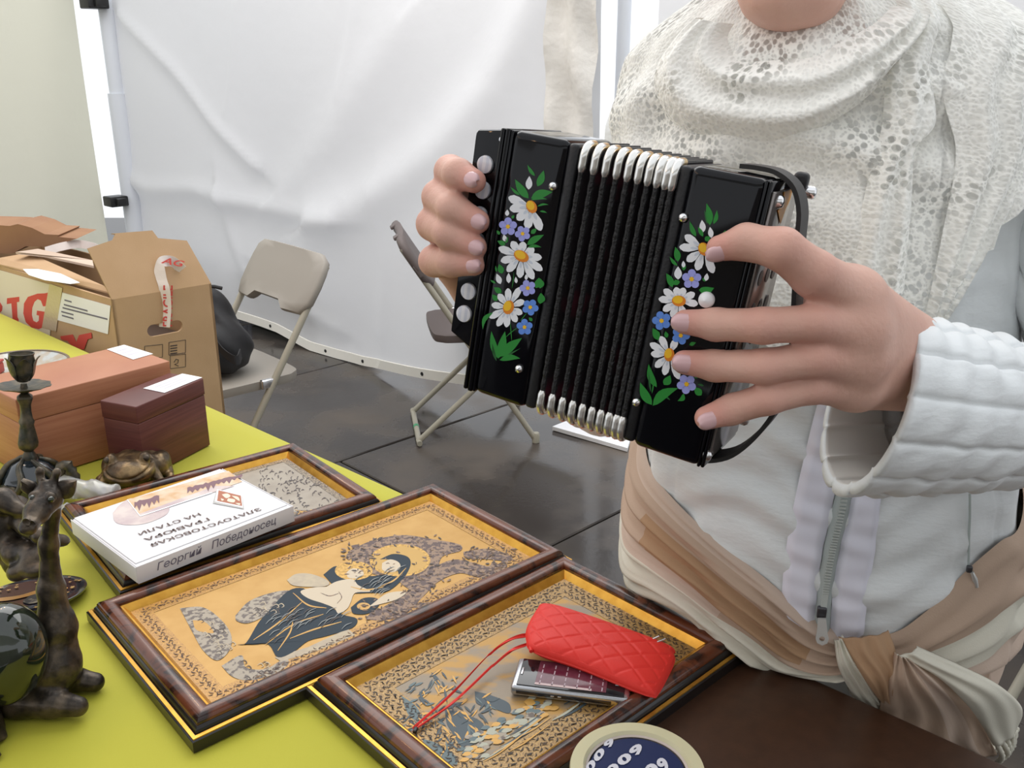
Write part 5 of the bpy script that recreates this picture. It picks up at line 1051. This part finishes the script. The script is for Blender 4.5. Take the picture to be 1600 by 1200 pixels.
def handR(P):
    d = None
    for pts, rs in FR.values():
        q = chain(P, pts, rs, .004); d = q if d is None else smin(d, q, .004)
    mid = [p[-1] for p, r in FR.values()]; palm = None
    for k in range(4):
        q = cap_(P, mid[k], WRR + (mid[k] - mid[1]) * .35, .0155, .021); palm = q if palm is None else smin(palm, q, .012)
    d = smin(d, palm, .008); d = smin(d, chain(P, [atY(765, 300, .752), atY(772, 350, .760), atY(765, 400, .778)], [.009, .0115, .014], .006), .008)
    d = smin(d, cap_(P, atY(712, 425, .735), atY(735, 455, .760), .0125, .016), .01)
    return smin(d, cap_(P, WRR, WRR * .6 + ELR * .4, .026, .032), .014)
HC_ = V3(.272, .985, 1.560); hf = nrm(V3(-.12, -.95, -.22)); hl = nrm(np.cross(ZZ, hf)) * -1; hu = np.cross(hl, hf) * 1.0
if hu[2] < 0: hu = -hu
HA = np.array([hl, hf, hu])
chin = atY(1236, -4, .925)
def bodyf(P):
    q = ((P - HC_.astype(np.float32)) @ HA.T.astype(np.float32))
    d = ell_(q, (0, -.012, .02), (.076, .095, .098)); d = smin(d, ell_(q, (0, .045, -.045), (.056, .052, .062)), .03); d = smin(d, ell_(P, chin, (.047, .044, .030)), .03)
    d = smin(d, chain(q, [(0, .092, .005), (0, .112, -.034)], [.008, .0135], .004), .010)
    for s in (-1, 1):
        d = smin(d, ell_(q, (.078 * s, -.012, -.008), (.010, .020, .032)), .006); d = np.maximum(d, -smin(-d * 0 + 1, ell_(q, (.032 * s, .104, .010), (.017, .014, .010)), .001) if False else d)
        d = smin(d, ell_(q, (.032 * s, .078, .008), (.014, .013, .012)), .004)
    d = smin(d, ell_(q, (0, .094, -.060), (.024, .010, .0065)), .005); d = smin(d, ell_(q, (0, .091, -.073), (.021, .010, .0075)), .004)
    d = smin(d, cap_(P, HC_ + V3(.01, .02, -.08), V3(.335, 1.05, 1.34), .056, .062), .03)
    d = smin(d, chain(P, [V3(.345, 1.04, 1.30), V3(.36, 1.03, 1.05), V3(.382, 1.03, .85)], [.115, .12, .13], .05), .05)
    for sh in (SHL, SHR): d = smin(d, cap_(P, V3(.345, 1.05, 1.31), sh, .06, .05), .04)
    d = smin(d, chain(P, [SHL, ELB, ELB * .4 + WR * .6], [.040, .031, .028], .02), .02); d = smin(d, chain(P, [SHR, ELR, ELR * .5 + WRR * .5], [.040, .031, .028], .02), .02)
    return d
mb = MB(); organic('', bodyf, V3(.02, .60, .70), V3(.78, 1.24, 1.70), .008, None, mb=mb)
lo = np.min([p for pts, _ in FI.values() for p in pts] + [WR], 0) - .05; hi = np.max([p for pts, _ in FI.values() for p in pts] + [WR + V3(.03, .03, 0), TH[0][0]], 0) + .045
organic('', handL, lo, hi, .0017, None, mb=mb)
lo = np.min([p for pts, _ in FR.values() for p in pts] + [WRR], 0) - .04; hi = np.max([p for pts, _ in FR.values() for p in pts] + [WRR], 0) + .04
organic('', handR, lo, hi, .0018, None, mb=mb)
person = mb.build('person', skin, smooth=180)
vv = np.array(mb.v); fl_a = np.zeros(len(vv))
for D_ in (FI, FR):
    for pts, rs in D_.values():
        for k_, am, sg in ((0, .75, .013), (1, .25, .010), (2, .55, .012), (3, .35, .014)): fl_a = np.maximum(fl_a, am * np.exp(-(np.linalg.norm(vv - pts[k_], axis=1) / sg) ** 2))
fat = person.data.attributes.new('flush', 'FLOAT', 'POINT'); fat.data.foreach_set('value', fl_a.astype(np.float32))
tag(person, 'woman in white jacket, lace shawl and beige waist scarf playing the accordion', 'person')
nailm = mat('pearl_nail_polish', (.66, .42, .43), .22, coat=.4, spec=.6)
def nail(tip, dip, r, nv, ln=.0118, wd=.0100):
    d = nrm(tip - dip); n = nrm(nv - d * (nv @ d)); s = np.cross(d, n); c = tip + d * r * .10 + n * r * .30; rings = []
    for i, u in enumerate(np.linspace(-1, 1, 12)):
        row = []
        wv = wd / 2 * (1 - max(0, abs(u)) ** 3.2 * .55) * (1 if abs(u) < .99 else .75)
        for v in np.linspace(-1, 1, 9): a = v * .95; row.append(c + d * u * ln / 2 + s * math.sin(a) * wv * 1.2 + n * (math.cos(a) * r * .80 - .0004 - .0010 * u * u * (1 if u > 0 else .9)))
        rings.append(row + [p - n * .0012 for p in row[::-1]])
    MB().loft(rings, cap=True).build('fingernail', nailm, person, smooth=60, fixn=True)
cam_v = lambda p: nrm(EYE - p)
for nm, nv in (('index', V3(-.05, -.9, -.45)), ('middle', V3(0, -1, .12)), ('ring', V3(0, -1, .10)), ('little', V3(.0, -1, .0))):
    p, r = FI[nm]; nail(p[0], p[1], r[0], nv, .0165, .0122)
for nm in FR: p, r = FR[nm]; nail(p[0], p[1], r[0], V3(.1, -1, .12), .0145, .0116)
def hairf(P):
    q = ((P - HC_.astype(np.float32)) @ HA.T.astype(np.float32)); d = ell_(q, (0, -.022, .028), (.087, .103, .103)); d = smin(d, ell_(q, (0, -.10, -.01), (.045, .04, .04)), .03)
    return np.maximum(d, (q[..., 1] * .9 - q[..., 2] * .5 - .045))
organic('hair', hairf, HC_ - .16, HC_ + .16, .005, hair_m, person)
for s in (-1, 1):
    e = HC_ + HA.T @ V3(.032 * s, .0835, .008); MB().ball(e, .0095, 12, HA).build('eye', mat('eye_white', (.75, .73, .70), .2), person)
    MB().ball(e + hf * .0062, (.0045, .004, .0045), 10, HA).build('iris', mat('iris_brown', (.05, .03, .02), .1), person)
MB().ball(HC_ + HA.T @ V3(0, .1005, -.067), (.020, .004, .0085), 14, HA).build('lips', mat('lips', (.42, .14, .13), .4), person)
def legs(P):
    d = None
    for s in (-1, 1):
        q = chain(P, [V3(.382, CY, .80) + lw * .10 * s, V3(.382, CY, .45) + lw * .10 * s + fd * .015, V3(.382, CY, .06) + lw * .11 * s], [.12, .078, .055], .03); q = smin(q, ell_(P, V3(.382, CY, .045) + lw * .115 * s + fd * .08, (.05, .12, .045)), .02); d = q if d is None else smin(d, q, .03)
    return np.maximum(d, .002 - P[..., 2])
organic('trousers', legs, V3(.10, .78, -.01), V3(.68, 1.22, .92), .011, trous, person)

# ---- jacket body with puckered seams, sleeves, placket, zips
rings = []; nz, ntt = 150, 200
for i in range(nz + 1):
    z = .62 + (1.42 - .62) * i / nz; row = []
    for j in range(ntt):
        th = 2 * math.pi * j / ntt; t2 = th if th < math.pi else th - 6.283; o = (.0016 * math.sin(z * 95 + 1.3 * math.sin(th * 3)) + .0012 * math.sin(z * 150 + 4 * math.sin(th * 5 + 1)) + .0010 * math.sin(z * 61 - 7 * th)) * 1.7 * math.exp(-(t2 / 1.0) ** 4) + .0016 * math.sin(th * 14 + z * 5) + .003 * math.sin(z * 23 + th * 2)
        for st in (-1.25, -.95, -.62, .62, .95, 1.25): o -= .0026 * math.exp(-(((th if th < math.pi else th - 6.283) - st) / .014) ** 2)
        row.append(sfc(lev_t, th, z, o))
    rings.append(row)
MB().loft(rings).build('jacket', jacket_m, person, smooth=180)
patch(lev_t, BT, [(1285, 600), (1262, 690), (1240, 790), (1228, 860), (1222, 930), (1224, 970)], [(1330, 600), (1318, 690), (1300, 790), (1285, 860), (1276, 930), (1272, 990)], .0085, 110, 10, pucker=.0009).build('placket', placket_m, person, smooth=180)
patch(lev_t, BT, [(1352, 600), (1345, 690), (1326, 790), (1310, 860), (1300, 930), (1296, 990)], [(1400, 600), (1392, 690), (1374, 790), (1366, 860), (1355, 930), (1348, 990)], .0085, 110, 10, pucker=.0009).build('placket', placket_m, person, smooth=180)
patch(lev_t, BT, [(1328, 600), (1318, 690), (1301, 790), (1286, 860), (1276, 930), (1272, 985)], [(1354, 600), (1347, 690), (1328, 790), (1311, 860), (1300, 930), (1296, 985)], .0094, 60, 4).build('zip_tape', zip_t, person, smooth=180)
zc = spline([V3(*thz(lev_t, BT, *q), 0) for q in ((1340, 600), (1332, 690), (1314, 790), (1298, 860), (1288, 925), (1285, 948))], 80)
mb = MB()
for k, q in enumerate(zc):
    p = sfc(lev_t, q[0], q[1], .0105); mb.box(p, (.0062, .0022, .0022), [lw, fd, ZZ])
mb.build('zip_teeth', zip_m, person, smooth=0)
zp_ = sfc(lev_t, *thz(lev_t, BT, 1283, 948), .011); MB().rbox(zp_, (.010, .006, .014), .002, [lw, fd, ZZ]).build('zip_slider', mat('dark_metal', (.10, .10, .11), .35, metal=.8), person)
zdn = nrm(sfc(lev_t, *thz(lev_t, BT, 1282, 985), .02) - zp_); zs_ = nrm(np.cross(zdn, fd)); pl = []
for a, b in ((.004, -.0040), (.004, .0040), (.020, .0055), (.026, .0068), (.031, .0052), (.0335, 0), (.031, -.0052), (.026, -.0068), (.020, -.0055)): pl.append(zp_ + zdn * a + zs_ * b + fd * .006)
cN = zp_ + zdn * .0265 + fd * .006; inn = [cN + (p - cN) * .001 for p in pl]
hole = [cN + zdn * .0032 * math.sin(a) + zs_ * .0032 * math.cos(a) for a in np.linspace(0, 6.283, 9, endpoint=False)]
outer_ = sorted(pl, key=lambda p: math.atan2((p - cN) @ zdn, (p - cN) @ zs_)); hole = sorted(hole, key=lambda p: math.atan2((p - cN) @ zdn, (p - cN) @ zs_))
MB().loft([outer_, hole, [p - fd * .0022 for p in hole], [p - fd * .0022 for p in outer_]], wrap=True).build('zip_pull', mat('pale_metal', (.62, .62, .60), .3, metal=.5), person, smooth=30, fixn=True)
pk = spline([V3(*thz(lev_t, BT, *q), 0) for q in ((1512, 770), (1511, 830), (1510, 886))], 14); MB().tube([sfc(lev_t, q[0], q[1], .003) for q in pk], .0012, 6).build('pocket_seam', zip_t, person)
q = thz(lev_t, BT, 1507, 884); MB().rbox(sfc(lev_t, *q, .007), (.006, .005, .008), .0015, [lw, fd, ZZ]).build('zip_slider', MATS['dark_metal'], person)
MB().tube([sfc(lev_t, *thz(lev_t, BT, *p_), .010) for p_ in ((1508, 887), (1512, 898), (1515, 910))], [.0018, .003, .002], 8).build('zip_pull', MATS['pale_metal'], person)
def yoke(P): return smin(chain(P, [SHR, V3(.345, 1.05, 1.335), SHL], [.070, .098, .070], .05), cap_(P, V3(.345, 1.05, 1.33), V3(.335, 1.05, 1.375), .095, .075), .03)
organic('jacket_yoke', yoke, V3(.05, .90, 1.20), V3(.70, 1.20, 1.48), .008, jacket_m, person)
def sleeve(name, cs, rs, nch, ax0=None, sq=1.0, cross=(), up0=None):
    N = 90; cs = spline(cs, N); rs = np.interp(np.linspace(0, 1, N), np.linspace(0, 1, len(rs)), rs); rings = []; uu = None
    inner = []
    for i in range(N):
        tg = nrm(cs[min(i + 1, N - 1)] - cs[max(i - 1, 0)])
        if ax0 is not None: w_ = max(0, 1 - i / 22); tg = nrm(tg * (1 - w_) - ax0 * w_)
        if uu is None: uu = up0 if up0 is not None else UPV
        uu = nrm(uu - tg * (uu @ tg)); vv = np.cross(tg, uu); row = []; row2 = []
        for j in range(208):
            a = 2 * math.pi * j / 208; ph_a = (nch * a / (2 * math.pi)) % 1; ds = min(ph_a, 1 - ph_a); ch = 1 - math.exp(-(ds / .055) ** 2); pf = .0026 * (ch - 1) + .0016 * math.sin(math.pi * ph_a)
            cr = sum(-.004 * math.exp(-((i - c_) / 1.1) ** 2) for c_ in cross); wr = .0013 * math.sin(i * .55 + 3 * math.sin(a * 3)) * math.sin(a * 5 + i * .13) + .0014 * math.sin(i * 1.1 + a * 4)
            r = rs[i] + pf + cr + wr * min(1, i / 6); row.append(cs[i] + (uu * math.cos(a) + vv * math.sin(a)) * r)
            if i < 22: row2.append(cs[i] + (uu * math.cos(a) + vv * math.sin(a)) * (rs[i] - .008 - .002 * (1 - ch)))
        rings.append(row)
        if i < 22: inner.append(row2)
    lip = [[(p + q) / 2 - tgp * .0 for p, q in zip(rings[0], inner[0])] for tgp in [0]]
    o = MB().loft(inner[::-1] + rings, cap=False, mif=lambda i, j: 1 if i < 21 else 0).build(name, [jacket_m, lining], person, smooth=180, fixn=False); return o
Mdir = RT * .2875 + UPV * .958; Aout = .9987 * (-RT * .958 + UPV * .2875) - FW * .05
C0 = atY(1353, 631, .632)
sleeve('sleeve', [C0, atY(1430, 636, .655), atY(1500, 641, .68), atY(1600, 650, .73), atY(1700, 655, .79), ELB + V3(.012, .014, -.004), (ELB + SHL) / 2 + V3(.008, .004, 0), SHL + V3(.0, 0, .01)], [.0690, .0660, .0635, .0590, .060, .070, .075, .070], 13, ax0=nrm(Aout), cross=(27,), up0=Mdir)
sleeve('sleeve', [WRR * .8 + ELR * .2, WRR * .5 + ELR * .5, ELR + V3(0, .008, 0), (ELR + SHR) / 2 + V3(0, .004, 0), SHR + V3(.01, 0, .01)], [.042, .048, .058, .064, .062], 14)

# ---- lace shawl: knitted net with open cells
def lace(name, sc, open_, col=(.93, .925, .87)):
    m = bpy.data.materials.new(name); m.use_nodes = True; nt = m.node_tree; N = nt.nodes; L = nt.links; b = N['Principled BSDF']; b.inputs['Base Color'].default_value = (*col, 1); b.inputs['Roughness'].default_value = .9; b.inputs['Sheen Weight'].default_value = .5
    uv = N.new('ShaderNodeUVMap'); nz = N.new('ShaderNodeTexNoise'); nz.inputs['Scale'].default_value = 13; nz.inputs['Detail'].default_value = 2
    L.new(uv.outputs[0], nz.inputs['Vector']); wz = N.new('ShaderNodeTexNoise'); wz.inputs['Scale'].default_value = 45; L.new(uv.outputs[0], wz.inputs['Vector'])
    mx = N.new('ShaderNodeMix'); mx.data_type = 'VECTOR'; mx.inputs[0].default_value = .010; L.new(uv.outputs[0], mx.inputs[4]); L.new(wz.outputs['Color'], mx.inputs[5])
    def vor(sc_, rnd=.85):
        v = N.new('ShaderNodeTexVoronoi'); v.feature = 'F1'; v.voronoi_dimensions = '2D'; v.inputs['Scale'].default_value = sc_; v.inputs['Randomness'].default_value = rnd; L.new(mx.outputs[1], v.inputs['Vector']); return v
    def mr(src, a, b_, c, d):
        q = N.new('ShaderNodeMapRange'); q.inputs[1].default_value = a; q.inputs[2].default_value = b_; q.inputs[3].default_value = c; q.inputs[4].default_value = d; L.new(src, q.inputs[0]); return q.outputs[0]
    def mth(op, a, b_):
        q = N.new('ShaderNodeMath'); q.operation = op
        for k_, x_ in ((0, a), (1, b_)):
            if isinstance(x_, (int, float)): q.inputs[k_].default_value = x_
            else: L.new(x_, q.inputs[k_])
        return q.outputs[0]
    v = vor(sc); v2 = vor(sc * 1.9)
    hole = mth('MULTIPLY', mr(v.outputs['Distance'], .26, .40, 1, 0), mr(nz.outputs[0], .44, .60, .10, .62 * open_))
    small = mth('MULTIPLY', mr(v2.outputs['Distance'], .18, .36, 1, 0), mr(nz.outputs[0], .35, .6, .16, .30))
    ad = N.new('ShaderNodeMath'); ad.operation = 'MAXIMUM'; L.new(hole, ad.inputs[0]); L.new(small, ad.inputs[1])
    tr = N.new('ShaderNodeBsdfTransparent'); ms = N.new('ShaderNodeMixShader'); L.new(ad.outputs[0], ms.inputs[0]); L.new(b.outputs[0], ms.inputs[1]); L.new(tr.outputs[0], ms.inputs[2]); L.new(ms.outputs[0], N['Material Output'].inputs[0])
    bp = N.new('ShaderNodeBump'); bp.inputs['Strength'].default_value = .5; bp.inputs['Distance'].default_value = .002; L.new(v2.outputs['Distance'], bp.inputs['Height']); L.new(bp.outputs[0], b.inputs['Normal']); return m
LACE = lace('lace_knit', 125, 1.0); LACE2 = lace('lace_knit_open', 118, 1.25)
def fold_s(th, z):
    f = math.exp(-(th / 1.3) ** 2)
    d = .010 * math.sin(2 * math.pi * ((z - 1.40) / .075 + .85 * abs(th + .25))) * math.exp(-((z - 1.36) / .085) ** 2) * f
    d += .006 * math.sin(11 * th + 6 * z) * (1 - math.exp(-((z - 1.42) / .09) ** 2)) + .004 * math.sin(23 * th - 9 * z) * .6
    return d
edge_pts = [thz(lev_s, BS, *q) for q in ((1466, 512), (1480, 466), (1512, 452), (1519, 402), (1552, 388), (1560, 352), (1585, 330), (1600, 300))]
eth = [e[0] for e in edge_pts]; ez = [e[1] for e in edge_pts]
def zbot(th):
    if th < eth[0]: return ez[0] - .02 - .02 * abs(math.sin(th * 9))
    if th < eth[-1]: return float(np.interp(th, eth, ez))
    return ez[-1] - .03 + .025 * abs(math.sin(th * 9))
rings = []; uv = []; ntt = 240
for i in range(121):
    row = []
    for j in range(ntt + 1):
        th = -math.pi + 2 * math.pi * j / ntt; zb_ = zbot(th); z = zb_ + (1.53 - zb_) * i / 120; row.append(sfc(lev_s, th, z, fold_s(th, z))); uv.append((th * .235, z))
    rings.append(row)
MB().loft(rings, closed=False, uvs=uv).build('shawl', LACE, person, smooth=180)
patch(lev_s, BS, [(1105, 28), (1062, 70), (1030, 130), (1060, 195), (1140, 215), (1240, 215), (1330, 170), (1400, 100), (1440, 30)], [(1150, 38), (1140, 60), (1150, 85), (1180, 95), (1230, 92), (1280, 82), (1320, 62), (1360, 40), (1390, 10)], .030, 90, 14, edge=.15, fold=.005, nf=2.5).build('shawl_cowl', LACE2, person, smooth=180)
patch(lev_s, BS, [(1395, 2), (1385, 100), (1375, 200), (1350, 300), (1330, 400), (1310, 520)], [(1452, 2), (1450, 90), (1458, 190), (1428, 230), (1420, 330), (1402, 520)], .020, 80, 12, edge=.3, fold=.004, nf=2).build('shawl_end', LACE2, person, smooth=180)
patch(lev_s, BS, [(1460, 2), (1470, 120), (1490, 240), (1470, 360), (1440, 500)], [(1600, 2), (1620, 120), (1610, 240), (1560, 350), (1475, 490)], .014, 80, 12, edge=.3, fold=.005, nf=3).build('shawl_end', LACE, person, smooth=180)

# ---- striped waist scarf and its knot
sc_cream = mat('scarf_cream', (.66, .635, .54), .85, bump=.15, bs=500); sc_beige = mat('scarf_beige', (.47, .345, .26), .85, bump=.15, bs=500); sc_tan = mat('scarf_tan', (.40, .25, .145), .85, bump=.15, bs=500); sc_pink = mat('scarf_pale_pink', (.56, .44, .36), .85, bump=.15, bs=500)
SM = [sc_cream, sc_beige, sc_tan, sc_pink]
def band(name, Lp, Rp, off, mif, fold=.004, nf=6, n=110, m=48):
    L = spline([V3(*q, 0) for q in Lp], n); R = spline([V3(*q, 0) for q in Rp], n); rings = []
    for i in range(n):
        row = []
        for j in range(m + 1):
            v = j / m; q = L[i] * (1 - v) + R[i] * v; e = min(1, 9 * v, 9 * (1 - v)) ** .5; u = i / n
            fo = fold * (math.sin(2 * math.pi * (nf * v + .9 * math.sin(u * 5) * .4)) + .5 * math.sin(2 * math.pi * (nf * 1.9 * v + 1.3 * u + .2)))
            row.append(sfc(lev_t, q[0], q[1], .002 + off * e + fo * e))
        rings.append(row)
    return MB().loft(rings, closed=False, mif=lambda i, j: mif(i / n, j / m)).build(name, SM, person, smooth=180)
hz_ = lambda l: [thz(lev_t, BT, *q) for q in l]
top = hz_([(1012, 706), (1060, 785), (1130, 850), (1200, 905), (1268, 962), (1310, 985), (1345, 992)]); bot = hz_([(988, 918), (1030, 940), (1075, 962), (1110, 992), (1148, 1018), (1203, 1040), (1270, 1052), (1345, 1052)])
top = [(-2.4, 1.02), (-1.75, 1.0)] + top; bot = [(-2.4, .80), (-1.75, .80)] + bot

def mfl(u, v):
    if v < .10: return 3
    if v < .26: return 1
    if v < .56: return 2 if .30 < u < .80 else 1
    if v < .64: return 3 if u < .55 else 1
    return 0
band('scarf_wrap', top, bot, .012, mfl)
topr = hz_([(1345, 992), (1400, 985), (1450, 950), (1510, 888), (1560, 845), (1590, 820)]); botr = hz_([(1345, 1060), (1400, 1110), (1450, 1140), (1510, 1150), (1545, 1150), (1560, 1140)])
topr += [(1.75, .96), (2.6, .99)]; botr += [(1.75, .70), (2.6, .78)]
def mfr(u, v): return 1 if v < .22 else 0 if v < .40 else 3 if v < .55 else 1 if v < .62 else 3 if v < .72 else 2
band('scarf_wrap', topr, botr, .014, mfr)
band('scarf_wrap', [(2.4, 1.0), (3.14, 1.0), (3.9, 1.0)], [(2.4, .79), (3.14, .80), (3.9, .80)], .012, lambda u, v: 1 if v < .5 else 0, n=40)
def hk(px, py, off): return sfc(lev_t, *thz(lev_t, BT, px, py), off)
def kn(name, Lp, Rp, off, m_, bulge=.012, fold=.003, nf=3, mif=None):
    o_ = off if hasattr(off, '__len__') else [off] * len(Lp)
    return ribbon([hk(*q, o) for q, o in zip(Lp, o_)], [hk(*q, o) for q, o in zip(Rp, o_)], 40, 22, bulge=bulge, fold=fold, nf=nf, nv=fd * .9 + ZZ * .3, th=.004, wob=1.2, mif=mif).build(name, SM if mif else m_, person, smooth=180)
kn('scarf_knot', [(1300, 985), (1305, 1020), (1325, 1060), (1350, 1085), (1372, 1100)], [(1312, 978), (1330, 1000), (1345, 1030), (1365, 1060), (1382, 1078)], [.016, .028, .034, .034, .028], sc_cream)
kn('scarf_knot', [(1306, 978), (1322, 1000), (1340, 1030), (1358, 1058), (1372, 1072)], [(1378, 968), (1380, 985), (1378, 1005), (1374, 1030), (1372, 1062)], [.020, .036, .044, .044, .034], sc_tan, bulge=.014)
kn('scarf_tail', [(1376, 982), (1362, 1020), (1355, 1060), (1356, 1095), (1362, 1108)], [(1392, 985), (1440, 1020), (1475, 1070), (1492, 1120), (1500, 1150)], [.042, .050, .050, .046, .044], None, bulge=.016, fold=.0045, nf=4, mif=lambda u, v: 1 if v < .55 else 3 if v < .8 else 1)
kn('scarf_tail', [(1376, 984), (1420, 1005), (1455, 1045), (1475, 1085), (1490, 1122)], [(1405, 972), (1450, 990), (1495, 1020), (1520, 1065), (1532, 1105)], [.044, .056, .060, .058, .052], sc_cream, bulge=.012, fold=.002, nf=2)
kn('scarf_tail', [(1318, 1058), (1335, 1085), (1360, 1105)], [(1345, 1050), (1362, 1068), (1372, 1085)], [.02, .03, .03], sc_cream, bulge=.008)
for k in range(7):
    x0 = 1494 + k * 5.8; p0 = hk(x0, 1120 - k * 2.2, .052); p1 = hk(x0 + 3, 1142 - k * 1.5, .054); p2 = hk(x0 + 2 + k, 1160 - k * 3, .048)
    q = spline([p0, p1, p2], 20); MB().tube(q, [.0032 * (1 + .18 * math.sin(i * 2.2)) for i in range(20)], 8).build('fringe', sc_cream, person, smooth=180)
# ---- a further folding chair standing behind the woman
fx = nrm([.8, .6])
chair('folding_chair', 'beige folding chair behind the woman with one leg showing past her scarf', beige_plastic, beige_tube, place(1.057, 1.864, fx))
